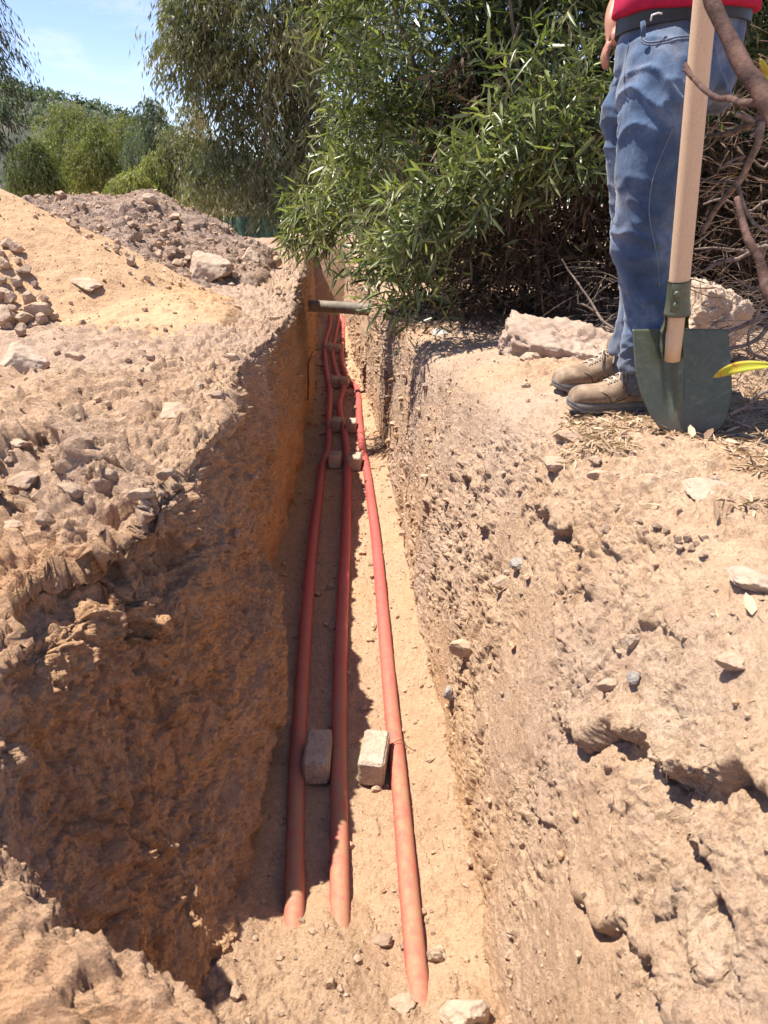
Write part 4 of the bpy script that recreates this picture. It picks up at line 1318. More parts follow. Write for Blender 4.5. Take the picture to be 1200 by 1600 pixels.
# ---- tree at the left edge
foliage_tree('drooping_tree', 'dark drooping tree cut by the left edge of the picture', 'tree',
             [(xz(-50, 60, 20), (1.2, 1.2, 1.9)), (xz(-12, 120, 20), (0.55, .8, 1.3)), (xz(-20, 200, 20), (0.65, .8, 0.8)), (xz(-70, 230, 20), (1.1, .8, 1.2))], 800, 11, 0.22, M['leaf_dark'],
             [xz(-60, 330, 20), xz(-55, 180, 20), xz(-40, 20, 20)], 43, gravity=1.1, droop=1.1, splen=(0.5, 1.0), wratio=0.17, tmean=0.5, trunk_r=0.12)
# ---- row of pepper trees and bushes
peps = [
    ((50, 258, 30), (0.95, 0.8, 0.95), 'leaf_pep', .25, 'low darker green round bush at the left end of the tree row'),
    ((105, 226, 33), (1.5, 1.2, 1.6), 'leaf_pep', .5, 'bright green drooping pepper tree, tallest in the left of the row'),
    ((150, 245, 31), (1.2, 1.0, 1.4), 'leaf_pep', .45, 'green drooping pepper tree second from the left of the row'),
    ((192, 240, 33), (1.3, 1.0, 1.5), 'leaf_pep', .42, 'olive green pepper tree in the middle of the row'),
    ((236, 222, 30), (1.0, 0.9, 1.5), 'leaf_grey', .5, 'pale greyish feathery tree behind the middle of the row'),
    ((255, 270, 27), (0.9, 0.8, 0.85), 'leaf_pep', .75, 'bright yellow green bush in front of the grey feathery tree'),
    ((205, 290, 26), (0.9, 0.7, 0.5), 'leaf_pep', .85, 'lowest yellow green bush just above the rubble crest'),
    ((296, 240, 27), (1.2, 0.9, 1.6), 'leaf_euc', .35, 'dull olive tree beside the eucalyptus'),
]
for i, ((px, py, d_), rad, mt_, tm_, lb) in enumerate(peps):
    c = Vector(xz(px, py, d_)); b0 = Vector(xz(px, 335, d_))
    foliage_tree('bush' if 'bush' in lb else 'pepper_tree', lb, 'bush' if 'bush' in lb else 'tree',
                 [(tuple(c), rad), ((c.x - rad[0] * .45, c.y, c.z - rad[2] * .5), tuple(v * .75 for v in rad)), ((c.x + rad[0] * .45, c.y, c.z - rad[2] * .55), tuple(v * .75 for v in rad)), ((c.x + rad[0] * .2, c.y, c.z + rad[2] * .6), tuple(v * .5 for v in rad))],
                 1500, 10, 0.17, M[mt_], [tuple(b0), tuple((b0 + c) / 2), tuple(c)], 50 + i, gravity=1.0, droop=1.0, splen=(0.3, 0.7), wratio=0.30, tmean=tm_, trunk_r=0.09, branches=6, group='row of trees beyond the heaps')
# trees dotted on the hill
r = np.random.default_rng(77)
hb = empty('hill_trees')
n = 420
hx = r.uniform(-300, -60, n); hy = r.uniform(370, 440, n)
hx[:46] = np.linspace(-232, -120, 46) + r.normal(size=46) * 1.2; hy[:46] = 436
hz = 1.2 * np.interp(hx, [-620, -420, -300, -230, -205, -185, -165, -145, -120, -60, 120], [-3, 30, 42, 46, 44, 40, 36, 32, 25, 10, -2]) * np.maximum(0, 1 - np.abs((hy - 440) / 125) ** 1.4) - 2
k = 46
P, U = in_blobs([((0, 0, 0), (1, 1, 1))], n * k, r, 0.1)
s3 = np.repeat(np.stack([r.uniform(1.8, 4.2, n), r.uniform(1.8, 4, n), r.uniform(1.6, 4.2, n)], 1), k, 0)
P = P * s3 + np.repeat(np.stack([hx, hy, hz + 1.5], 1), k, 0)
bpy.data.objects.remove(hb)
o = link('hill_scrub', leaves_mesh('hill_scrub', P, r.normal(size=P.shape), r.normal(size=P.shape), r.uniform(0.9, 2.2, n * k), r.uniform(0.8, 1.5, n * k), np.clip(r.normal(.45, .2, n * k), 0, 1), M['leaf_grey'], 1))
tag(o, 'small trees and scrub dotted over the far hill', 'scrub', kind='stuff')

# ---- dark green screened fence beyond the rubble heap
fn = tag(empty('fence', xz(405, 385, 17)), 'dark green netting fence beyond the rubble heap', 'fence')
M['net'] = plain('green_netting', (0.055, 0.11, 0.085), 0.8, 0.2, 7, 0.5, 0.6, 0.02)
bl = fn.location.copy()
x0, x1 = xz(325, 340, 17)[0], xz(560, 340, 17)[0]
ztop = xz(400, 338, 17)[2]
X, Z = np.meshgrid(np.linspace(x0, x1, 200), np.linspace(-1.6, ztop, 14))
Yn = 17 + 0.05 * np.sin(X * 9) + 0.03 * np.sin(X * 23 + Z * 2)
Z = Z + 0.03 * np.sin(X * 2.1) * (Z > ztop - 0.1)
link('netting', mesh_np('netting', np.stack([X, Yn, Z], -1).reshape(-1, 3), grid_faces(14, 200), 4, M['net'], True), fn, loc=-bl)
pxs = np.arange(x0, x1, 1.25)
for x in pxs:
    MB().tube([Vector((x, 17.1, -1.7)) - bl, Vector((x, 17.1, ztop + 0.05)) - bl], 0.03, 8).build('post', M['bark'], fn)

# ---- low building at the far left
bd = tag(empty('building', xz(5, 300, 60)), 'low pale building with a flat roof at the far left edge', 'building')
M['wall_w'] = plain('pale_render', (0.45, 0.44, 0.42), 0.9, 0.1, 3, 0.1)
M['roof_b'] = plain('bluish_roof', (0.35, 0.38, 0.42), 0.7, 0.2, 3, 0.1)
bl = bd.location.copy()
def boxmb(c, s):
    c = Vector(c); v = [c + Vector((a * s[0] / 2, b * s[1] / 2, d * s[2] / 2)) for a in (-1, 1) for b in (-1, 1) for d in (-1, 1)]
    return MB().add(v, [(0, 1, 3, 2), (4, 6, 7, 5), (0, 4, 5, 1), (2, 3, 7, 6), (0, 2, 6, 4), (1, 5, 7, 3)])
tp = xz(10, 286, 60)
boxmb((-5.5 - 0, 0, tp[2] - 1.5 - bl.z), (9, 4, 2.7)).build('wall', M['wall_w'], bd, False)
boxmb((-5.4, 0, tp[2] - 0.08 - bl.z), (9.5, 4.5, 0.12)).build('roof', M['roof_b'], bd, False)

# ------------------------------------------------------------------ leaf litter
r = np.random.default_rng(5)
def litter_on(n, cond, size, name, label, mat, w0=0.12, seed=1):
    r = np.random.default_rng(seed)
    c = np.where(cond)[0]
    i = r.choice(c, n)
    p = ALLV[i] + ALLN[i] * 0.004
    d = unit(np.cross(ALLN[i], r.normal(size=(n, 3)))) + r.normal(size=(n, 3)) * 0.18
    s = size * r.uniform(0.4, 1.3, n)
    me = leaves_mesh(name, p, d, ALLN[i] + r.normal(size=(n, 3)) * 0.35, s, s * r.uniform(w0 * 0.4, w0 * 1.4, n), np.clip(r.normal(0.55, 0.25, n), 0, 1), mat, 0)
    return tag(link(name, me), label, 'leaf litter', kind='stuff')


flatg = (ALLN[:, 2] > 0.6) & (allowed == 1)
nz = fbm(ALLV[:], 5.0, 2, 88)
c1 = flatg & (PX > 880) & (PY > 640) & (PY < 800) & (PY < 690 + 0.25 * (PX - 880) + 110 * nz) & (nz + 0.35 * rng.normal(size=len(nz)) > -0.25) & (PX < 1320)
litter_on(2600, c1, 0.042, 'leaf_litter', 'dry pale leaf litter around the shovel tip and boots', M['litter'], 0.14, 3)
c2 = flatg & (PX > 1000) & (PY > 440) & (PY < 680) & (PX < 1400)
litter_on(3000, c2, 0.06, 'leaf_litter', 'dry litter under the twigs at the right edge', M['litter'], 0.12, 4)
c3 = flatg & (PX > 560) & (PY > 470) & (PY < 525) & (ALLV[:, 1] < 6)  # dark litter added so the ground under the shrub reads as shaded
litter_on(1500, c3, 0.07, 'leaf_litter', 'dark brown dead leaves added on the ground to deepen the shade under the shrub', M['dead'], 0.16, 6)
c4 = (allowed == 1) & (PX > 620) & (PX < 1250) & (PY > 560) & (PY < 1500) & (ALLN[:, 2] > 0.3)
litter_on(420, c4, 0.022, 'straw_bits', 'tiny straw bits sprinkled over the right bank', M['litter'], 0.08, 8)


def single_leaf(px, py, length, yaw, mat, label, w=0.18, pitch=0.1, tint=0.5, lift=0.006):
    p, nv, zc = pick(px, py)
    me = leaves_mesh('dead_leaf', np.zeros((1, 3)), np.array([[1., 0, 0.0]]), np.array([[0, 0, 1.]]), np.array([length * zc / F]), np.array([length * zc / F * w]), np.array([tint]), mat)
    tag(link('dead_leaf', me, loc=p + nv * lift, rot=(0.2, -pitch, R(yaw))), label, 'leaf')


single_leaf(922, 912, 32, -40, M['litter'], 'single brown dead leaf on the upper right wall', tint=0.15)
single_leaf(968, 938, 62, -35, M['litter'], 'long thin brown dead leaf on the right wall above the quartz', 0.07, tint=0.2)
single_leaf(1090, 1000, 46, 70, M['litter'], 'upright dry straw on the right wall', 0.08, tint=0.35)
single_leaf(1078, 690, 26, 80, M['litter'], 'pale curled leaf at the tip of the shovel blade', 0.5, 0.7, tint=1.0, lift=0.012)
single_leaf(1056, 688, 24, 140, M['litter'], 'reddish leaf left of the pale curled leaf at the shovel tip', 0.4, 0.6, tint=0.1)
single_leaf(1100, 690, 28, 40, M['litter'], 'brown curled leaf right of the pale leaf at the shovel tip', 0.4, 0.6, tint=0.0)
single_leaf(1010, 790, 60, -35, M['litter'], 'long pale straw lying near the pebble cluster', 0.07, tint=0.9)
single_leaf(1120, 820, 44, 80, M['litter'], 'dry leaf standing beside the pebble cluster', 0.2, 0.8, tint=0.4)
single_leaf(1178, 965, 46, 80, M['litter'], 'triangular pale leaf under the flat slab at the right edge', 0.45, 0.5, tint=0.9)

# ------------------------------------------------------------------ shovel
sh = tag(empty('shovel', tuple(at(1065, 682, d=2.06))), 'green steel shovel with a pale wooden handle standing in the litter before the boots', 'shovel')
so = sh.location.copy()
M['wood'] = None
m, t, b = nodes('pale_wood')
O = t.nodes.new('ShaderNodeTexCoord').outputs['Object']
mpn = t.nodes.new('ShaderNodeMapping'); mpn.inputs['Scale'].default_value = (60, 60, 4); t.links.new(O, mpn.inputs['Vector'])
g1 = noise_n(t, mpn.outputs[0], 1.6, 6, 0.65); g2 = noise_n(t, O, 210, 3, 0.6)
c = mixc(t, 0.5, ramp(t, g1, [(0.3, (0.56, 0.385, 0.235)), (0.7, (0.66, 0.47, 0.30))]), ramp(t, g2, [(0.38, (0.54, 0.37, 0.225)), (0.5, (0.64, 0.455, 0.29))]))
t.links.new(c, b.inputs['Base Color']); b.inputs['Roughness'].default_value = 0.6; b.inputs['Specular IOR Level'].default_value = 0.3
bp = t.nodes.new('ShaderNodeBump'); bp.inputs['Strength'].default_value = 0.2; bp.inputs['Distance'].default_value = 0.001
t.links.new(g1, bp.inputs['Height']); t.links.new(bp.outputs[0], b.inputs['Normal'])
M['wood'] = m
m, t, b = nodes('green_steel')
O = t.nodes.new('ShaderNodeTexCoord').outputs['Object']
g1 = noise_n(t, O, 9, 7, 0.7); g2 = noise_n(t, O, 60, 4, 0.7)
mp2 = t.nodes.new('ShaderNodeMapping'); mp2.inputs['Rotation'].default_value = (0.3, 0.6, 0.9); mp2.inputs['Scale'].default_value = (4, 160, 14); t.links.new(O, mp2.inputs['Vector'])
g3 = noise_n(t, mp2.outputs[0], 1.2, 3, 0.6)
c = ramp(t, g1, [(0.35, (0.066, 0.078, 0.046)), (0.65, (0.100, 0.113, 0.070))])
scr = ramp(t, g3, [(0.63, (0, 0, 0)), (0.72, (0.5, 0.5, 0.5))])
c = mixc(t, scr, c, (0.20, 0.22, 0.17))
dst = ramp(t, g2, [(0.52, (0, 0, 0)), (0.75, (0.35, 0.35, 0.35))])
c = mixc(t, dst, c, (0.25, 0.20, 0.14))
sz_ = t.nodes.new('ShaderNodeSeparateXYZ'); t.links.new(O, sz_.inputs[0])
mrz = t.nodes.new('ShaderNodeMapRange'); t.links.new(sz_.outputs['Z'], mrz.inputs['Value']); mrz.inputs['From Min'].default_value = 0.085; mrz.inputs['From Max'].default_value = 0.0; mrz.inputs['To Max'].default_value = 0.55
c = mixc(t, mrz.outputs[0], c, (0.17, 0.10, 0.07))
t.links.new(c, b.inputs['Base Color']); b.inputs['Roughness'].default_value = 0.42; b.inputs['Specular IOR Level'].default_value = 0.5
M['steel'] = m

H0, H1 = at(1050, 563, d=2.085), at(1104, -30, d=2.00)
hd = (H1 - H0).normalized()
Htop = H0 + hd * 1.35
hp = [H0 + hd * s for s in (0, 0.05, 0.12, 0.17, 0.2, 0.3, 0.6, 1.0, 1.30, 1.35)]
hr = [0.021, 0.0225, 0.024, 0.026, 0.0268, 0.0272, 0.0268, 0.0255, 0.024, 0.018]
MB().tube([p - so for p in hp], hr, 28).build('handle', M['wood'], sh)

# blade: dished sheet with a folded ridge running down from the socket
px_outline_l = [(515, 988), (540, 989), (580, 991.5), (616, 1000), (649, 1015), (668, 1030), (680, 1048), (683, 1058)]
px_outline_r = [(515, 1138), (540, 1139), (580, 1141), (616, 1141), (649, 1135), (668, 1124), (680, 1104), (683, 1092)]
nr, nc = 46, 49
ys = np.linspace(515, 683, nr)
front, back = [], []
dy = lambda y: 2.125 - 0.07 * (y - 515) / 168
rowsV = []
for y in ys:
    xl_ = np.interp(y, *zip(*px_outline_l)); xr_ = np.interp(y, *zip(*px_outline_r))
    row = []
    for u in np.linspace(-1, 1, nc):
        x = (xl_ + xr_) / 2 + u * (xr_ - xl_) / 2
        p = at(x, y, d=dy(y))
        full = (x - 1065) / 75
        dish = 0.030 * (full ** 2) * (0.4 + 0.6 * (y - 515) / 168)
        ridge = 0.016 * math.exp(-((x - (1062 + (y - 560) * 0.03)) / (11 - 6 * (y - 515) / 168)) ** 2) * sstep(668, 600, y)
        groove = 0.010 * math.exp(-((x - (1042 + (y - 560) * 0.10)) / 9) ** 2) * sstep(672, 620, y)
        p = p + Vector((0, -dish + 0.012 - ridge * 1.0 + groove, 0))
        row.append(p - so)
    rowsV.append(row)
thick = 0.0022
V_ = [tuple(p) for row in rowsV for p in row] + [tuple(p + Vector((0, thick, 0))) for row in rowsV for p in row]
idx = lambda i, j, k=0: k * nr * nc + i * nc + j
F_ = []
for i in range(nr - 1):
    for j in range(nc - 1):
        F_.append((idx(i, j), idx(i + 1, j), idx(i + 1, j + 1), idx(i, j + 1)))
        F_.append((idx(i, j, 1), idx(i, j + 1, 1), idx(i + 1, j + 1, 1), idx(i + 1, j, 1)))
for i in range(nr - 1):
    F_.append((idx(i, 0), idx(i, 0, 1), idx(i + 1, 0, 1), idx(i + 1, 0)))
    F_.append((idx(i, nc - 1), idx(i + 1, nc - 1), idx(i + 1, nc - 1, 1), idx(i, nc - 1, 1)))
for j in range(nc - 1):
    F_.append((idx(0, j), idx(0, j + 1), idx(0, j + 1, 1), idx(0, j, 1)))
    F_.append((idx(nr - 1, j), idx(nr - 1, j, 1), idx(nr - 1, j + 1, 1), idx(nr - 1, j + 1)))
MB().add(V_, F_).build('blade', M['steel'], sh)
# socket: an open steel sleeve wrapped round the handle, flaring into the blade
s0 = H0 + hd * 0.130 + Vector((0.002, 0, 0)); s1 = H0 + hd * 0.222
side_ = hd.cross(Vector((0, -1, 0))).normalized(); fwd = side_.cross(hd).normalized()
if fwd.y > 0: fwd = -fwd
nseg, nz_ = 40, 14
mbS = MB(); VV = []; FF = []
for k in (0, 1):
    for i in range(nz_):
        u = i / (nz_ - 1)
        ctr = s0 + (s1 - s0) * u
        for j in range(nseg + 1):
            a = -2.95 + j / nseg * 5.9 + math.pi     # leaves a slit at the front left
            rr_ = 0.0285 + 0.0016 * k + 0.006 * (1 - u) ** 3
            q = ctr + (-side_ if False else side_) * (rr_ * math.sin(a)) + fwd * (-rr_ * math.cos(a))
            VV.append(tuple(q - so))
ix = lambda k, i, j: k * nz_ * (nseg + 1) + i * (nseg + 1) + j
for i in range(nz_ - 1):
    for j in range(nseg):
        for k in (0, 1): FF.append((ix(k, i, j), ix(k, i, j + 1), ix(k, i + 1, j + 1), ix(k, i + 1, j)))
for j in range(nseg):
    FF.append((ix(0, nz_ - 1, j), ix(0, nz_ - 1, j + 1), ix(1, nz_ - 1, j + 1), ix(1, nz_ - 1, j)))
    FF.append((ix(0, 0, j), ix(0, 0, j + 1), ix(1, 0, j + 1), ix(1, 0, j)))
sock = mbS.add(VV, FF).build('socket', M['steel'], sh)
# the back of the sleeve runs on down into the blade
V5 = []
for i in range(10):
    u = i / 9
    ctr = s0 + (H0 + hd * 0.085 - s0) * u
    for j in range(17):
        a = math.pi - 1.75 + j / 16 * 3.5
        rr_ = 0.0345 - 0.004 * math.sin(u * math.pi) + 0.004 * u
        V5.append(tuple(ctr + side_ * (rr_ * math.sin(a)) + fwd * (rr_ * math.cos(a)) - so))
MB().add(V5, [(i * 17 + j, i * 17 + j + 1, (i + 1) * 17 + j + 1, (i + 1) * 17 + j) for i in range(9) for j in range(16)]).build('neck', M['steel'], sh)
# overlap flap with two rivets
fl = MB(); VV = []
for i in range(9):
    u = i / 8
    ctr = s0 + (s1 - s0) * (0.06 + 0.90 * u)
    for j in range(9):
        a = -0.95 + j / 8 * 0.95
        e = 0.0005 if 0 < i < 8 and j < 8 else -0.002
        q = ctr + side_ * (-(0.0335 + e) * math.sin(-a) * 1.0) + fwd * ((0.0335 + e) * math.cos(a))
        VV.append(tuple(q - so))
flap = fl.add(VV, [(i * 9 + j, i * 9 + j + 1, (i + 1) * 9 + j + 1, (i + 1) * 9 + j) for i in range(8) for j in range(8)]).build('socket_flap', M['steel'], sh)
for u in (0.36, 0.68):
    ctr = s0 + (s1 - s0) * u
    a = -0.45
    q = ctr + side_ * (0.034 * math.sin(a)) + fwd * (0.034 * math.cos(a)) - so
    V3 = ICO3[0] * np.array([0.019, 0.012, 0.019]) + np.array(q)
    link('rivet', mesh_np('rivet', V3, ICO3[1], 3, M['steel'], True), flap)
# rolled gussets joining sleeve and blade
for sx_, pxa in ((-1, 1036), (1, 1068)):
    a_ = at(pxa + (6 if sx_ < 0 else 4), 503, d=2.105); b_ = at(pxa - 2 + (0 if sx_ < 0 else 0), 522, d=2.115); c_ = at(pxa + sx_ * 1, 560, d=2.10)
    MB().tube(spline([a_ - so, b_ - so, c_ - so], 8), [0.008, 0.009, 0.009, 0.008, 0.007, 0.006, 0.005, 0.003], 10).build('gusset', M['steel'], sh)

# ------------------------------------------------------------------ person
def rings(stations, seg=28):
    """stations: (center, rx, ry, yaw) in horizontal-ish slices along the path"""
    V = []; Fc = []
    n = len(stations)
    C_ = [Vector(s[0]) for s in stations]
    for i, s in enumerate(stations):
        T = (C_[min(i + 1, n - 1)] - C_[max(i - 1, 0)]).normalized()
        yaw = s[3] if len(s) > 3 else 0
        x = Vector((math.cos(yaw), math.sin(yaw), 0)); x = (x - T * x.dot(T)).normalized(); y = T.cross(x)
        for j in range(seg):
            a = j * 2 * math.pi / seg
            V.append(C_[i] + x * (s[1] * math.cos(a)) + y * (s[2] * math.sin(a)))
    for i in range(n - 1):
        for j in range(seg):
            k = (j + 1) % seg
            Fc.append((i * seg + j, i * seg + k, (i + 1) * seg + k, (i + 1) * seg + j))
    V.append(C_[0]); V.append(C_[-1])
    for j in range(seg):
        k = (j + 1) % seg
        Fc.append((n * seg, k, j)); Fc.append((n * seg + 1, (n - 1) * seg + j, (n - 1) * seg + k))
    return V, Fc


def dense(st, n=24):
    A = np.array([[*s[0], s[1], s[2], (s[3] if len(s) > 3 else 0)] for s in st])
    B = spline([tuple(a[:3]) for a in A], n)
    idx = np.linspace(0, len(A) - 1, n)
    o = []
    for i, t_ in enumerate(idx):
        o.append((tuple(B[i]), np.interp(t_, range(len(A)), A[:, 3]), np.interp(t_, range(len(A)), A[:, 4]), np.interp(t_, range(len(A)), A[:, 5])))
    return o


def fuse(name, lofts, mat, parent, voxel=0.008, disp=None, origin=(0, 0, 0), smooth=4):
    mb = MB()
    for st in lofts: mb.add(*rings(dense(st)))
    me = mb.mesh(name, None)
    o = bpy.data.objects.new('tmp_fuse', me); COL.objects.link(o)
    md = o.modifiers.new('r', 'REMESH'); md.mode = 'VOXEL'; md.voxel_size = voxel
    sm = o.modifiers.new('s', 'SMOOTH'); sm.factor = 0.5; sm.iterations = smooth
    dg = bpy.context.evaluated_depsgraph_get()
    ev = o.evaluated_get(dg)
    me2 = bpy.data.meshes.new_from_object(ev, depsgraph=dg)
    bpy.data.objects.remove(o)
    n = len(me2.vertices)
    co = np.zeros(n * 3, np.float32); me2.vertices.foreach_get('co', co); co = co.reshape(-1, 3).astype(float)
    no = np.zeros(n * 3, np.float32); me2.vertices.foreach_get('normal', no); no = no.reshape(-1, 3)
    if disp is not None: co = co + no * disp(co, no)[:, None]
    me2.vertices.foreach_set('co', (co - np.array(origin)).astype(np.float32).ravel())
    me2.polygons.foreach_set('use_smooth', np.ones(len(me2.polygons), bool))
    me2.update()
    me2.materials.clear(); me2.materials.append(mat)
    return link(name, me2, parent)


person = tag(empty('person', (0.80, 2.33, 0.0)), 'person in a red shirt, blue jeans and dusty work boots standing on the right bank', 'person')
PO = tuple(person.location)
M['skin'] = plain('skin', (0.42, 0.20, 0.13), 0.5, 0.4, 30, 0.1, 0.15)
M['shirt'] = plain('red_cotton', (0.36, 0.018, 0.055), 0.9, 0.1, 60, 0.12, 0.2)
M['belt'] = plain('black_leather', (0.018, 0.017, 0.018), 0.45, 0.4, 50, 0.2, 0.2)
M['metal'] = plain('buckle_metal', (0.6, 0.6, 0.6), 0.3, 0.8)
m, t, b = nodes('blue_denim')
O = t.nodes.new('ShaderNodeTexCoord').outputs['Object']
n1 = noise_n(t, O, 7, 6, 0.6); n2 = noise_n(t, O, 420, 2, 0.6); n3 = noise_n(t, O, 3.4, 5, 0.65)
c = ramp(t, n1, [(0.3, (0.022, 0.042, 0.088)), (0.5, (0.058, 0.100, 0.178)), (0.70, (0.18, 0.25, 0.36))])
c = mixc(t, ramp(t, n3, [(0.50, (0, 0, 0)), (0.72, (0.45, 0.45, 0.45))]), c, (0.36, 0.30, 0.25))
c = mixc(t, 0.35, c, ramp(t, n2, [(0.35, (0.5, 0.5, 0.55)), (0.65, (1.3, 1.3, 1.3))]), 'MULTIPLY')
geo = t.nodes.new('ShaderNodeSeparateXYZ'); t.links.new(O, geo.inputs[0])
mr = t.nodes.new('ShaderNodeMapRange'); t.links.new(geo.outputs['Z'], mr.inputs['Value']); mr.inputs['From Min'].default_value = 0.30; mr.inputs['From Max'].default_value = 0.08; mr.inputs['To Max'].default_value = 0.45
c = mixc(t, mr.outputs[0], c, (0.30, 0.27, 0.25))
t.links.new(c, b.inputs['Base Color']); b.inputs['Roughness'].default_value = 0.85; b.inputs['Specular IOR Level'].default_value = 0.15
b.inputs['Sheen Weight'].default_value = 0.2
bp = t.nodes.new('ShaderNodeBump'); bp.inputs['Strength'].default_value = 0.35; bp.inputs['Distance'].default_value = 0.006
t.links.new(noise_n(t, O, 38, 5, 0.6), bp.inputs['Height']); t.links.new(bp.outputs[0], b.inputs['Normal'])
M['denim'] = m

# body (one continuous figure)
hand_c = Vector(at(957, 62, d=2.46))
gr_l = H0 + hd * 1.20     # where the left hand holds the handle
body_l = [
    [((.80, 2.26, .08), .036, .04), ((.79, 2.24, .30), .055, .06), ((.735, 2.22, .52), .06, .065), ((.72, 2.20, .72), .075, .08), ((.74, 2.25, .93), .07, .07), ((.77, 2.29, 1.0), .06, .06)],
    [((.82, 2.47, .08), .036, .04), ((.82, 2.45, .30), .042, .046), ((.79, 2.42, .52), .046, .05), ((.74, 2.40, .72), .065, .07), ((.745, 2.35, .93), .07, .07), ((.77, 2.32, 1.0), .06, .06)],
    [((.775, 2.30, .93), .11, .09, -.4), ((.785, 2.31, 1.08), .125, .10, -.4), ((.79, 2.31, 1.25), .155, .115, -.5), ((.78, 2.31, 1.42), .18, .11, -.6), ((.77, 2.31, 1.50), .10, .08, -.6), ((.765, 2.31, 1.56), .055, .055), ((.755, 2.31, 1.62), .055, .055)],
    [((.765, 2.31, 1.57), .05, .05), ((.745, 2.305, 1.64), .075, .07), ((.74, 2.30, 1.72), .085, .078), ((.745, 2.30, 1.79), .07, .065), ((.75, 2.30, 1.825), .03, .03)],
    [((.79, 2.18, 1.43), .055, .055), ((.82, 2.06, 1.33), .048, .048), ((.84, 2.0, 1.20), .042, .042), ((.80, 1.99, 1.22), .036, .036), (tuple(gr_l + Vector((.05, .02, -.01))), .027, .032), (tuple(gr_l + Vector((.02, .025, 0))), .022, .035)],
    [((.76, 2.45, 1.43), .055, .055), ((.72, 2.56, 1.30), .048, .048), ((.70, 2.56, 1.17), .04, .04), (tuple(hand_c + Vector((.01, .03, .06))), .03, .026), (tuple(hand_c + Vector((.012, .0, .0))), .032, .018)],
    # face: nose, ears
    [((.672, 2.285, 1.735), .008, .008), ((.655, 2.28, 1.705), .014, .012), ((.675, 2.285, 1.69), .012, .012)],
    [((.75, 2.225, 1.73), .014, .008), ((.752, 2.222, 1.70), .014, .008), ((.75, 2.226, 1.68), .008, .006)],
    [((.75, 2.375, 1.73), .014, .008), ((.752, 2.378, 1.70), .014, .008), ((.75, 2.374, 1.68), .008, .006)],
]
# fingers of both hands
for k in range(4):
    zz = 0.028 - 0.02 * k
    a_ = gr_l + Vector((.035, .012, zz)); L_ = (1.0, 1.08, 1.0, .8)[k]
    body_l.append([(tuple(a_), .0105, .0105), (tuple(gr_l + Vector((.012, -.036, zz))), .0095, .0095), (tuple(gr_l + Vector((-.022 * L_, -.034, zz - .003))), .009, .009), (tuple(gr_l + Vector((-.034 * L_, -.008, zz - .005))), .0078, .0078)])
    b_ = hand_c + Vector((-.012 + .002 * k, -.03 + .018 * k, -.01))
    body_l.append([(tuple(b_), .0105, .0105), (tuple(b_ + Vector((-.010, -.004, -.032))), .0095, .0095), (tuple(b_ + Vector((-.002, -.004, -.058 - .006 * (k in (1, 2))))), .0085, .0085)])
body_l.append([(tuple(gr_l + Vector((.03, .02, .03))), .012, .012), (tuple(gr_l + Vector((.0, .036, .045))), .011, .011), (tuple(gr_l + Vector((-.03, .022, .04))), .009, .009)])
body_l.append([(tuple(hand_c + Vector((.0, -.03, .02))), .012, .012), (tuple(hand_c + Vector((-.01, -.055, 0.0))), .011, .011), (tuple(hand_c + Vector((-.004, -.06, -.025))), .009, .009)])
body_o = fuse('body', body_l, M['skin'], person, 0.0065, None, PO, 2)
# hair and eyes
M['hair'] = plain('dark_hair', (0.02, 0.015, 0.012), 0.6, 0.3, 40, 0.3, 0.5)
fuse('hair', [[((.765, 2.30, 1.70), .078, .078), ((.762, 2.30, 1.77), .088, .084), ((.758, 2.30, 1.83), .05, .05)]], M['hair'], person, 0.008, None, PO)
for yy_ in (2.262, 2.318):
    V3 = ICO3[0] * 0.022 + np.array([.668, yy_ - .004, 1.73]) - np.array(PO)
    link('eye', mesh_np('eye', V3, ICO3[1], 3, M['belt'], True), body_o)

def wrinkle(co, no):
    P = co.copy()
    z = P[:, 2]
    # folds gather at the knee, the crotch and over the boots
    k = 0.35 + 0.9 * np.exp(-((z - 0.50) / 0.10) ** 2) + 1.0 * np.exp(-((z - 0.16) / 0.08) ** 2) + 0.8 * np.exp(-((z - 0.86) / 0.09) ** 2)
    Q = P * np.array([4.0, 4.0, 13.0]); Q[:, 2] += 8 * P[:, 0] + 3 * P[:, 1]
    Q = Q + 0.9 * fbm(P, 6, 2, 5)[:, None]
    n1 = 1 - np.abs(vnoise(Q, 9)) * 2.2
    n2 = 1 - np.abs(vnoise(Q @ ROT.T * 1.9 + 3, 10)) * 2.2
    d = 0.012 * k * np.maximum(n1, 0) ** 2 + 0.006 * k * np.maximum(n2, 0) ** 2
    d += 0.006 * fbm(P, 6, 2, 12)
    d += 0.0015 * fbm(P * np.array([1, 1, 1.6]), 26, 2, 14) * k - 0.006
    # outer seam of the near leg
    return d


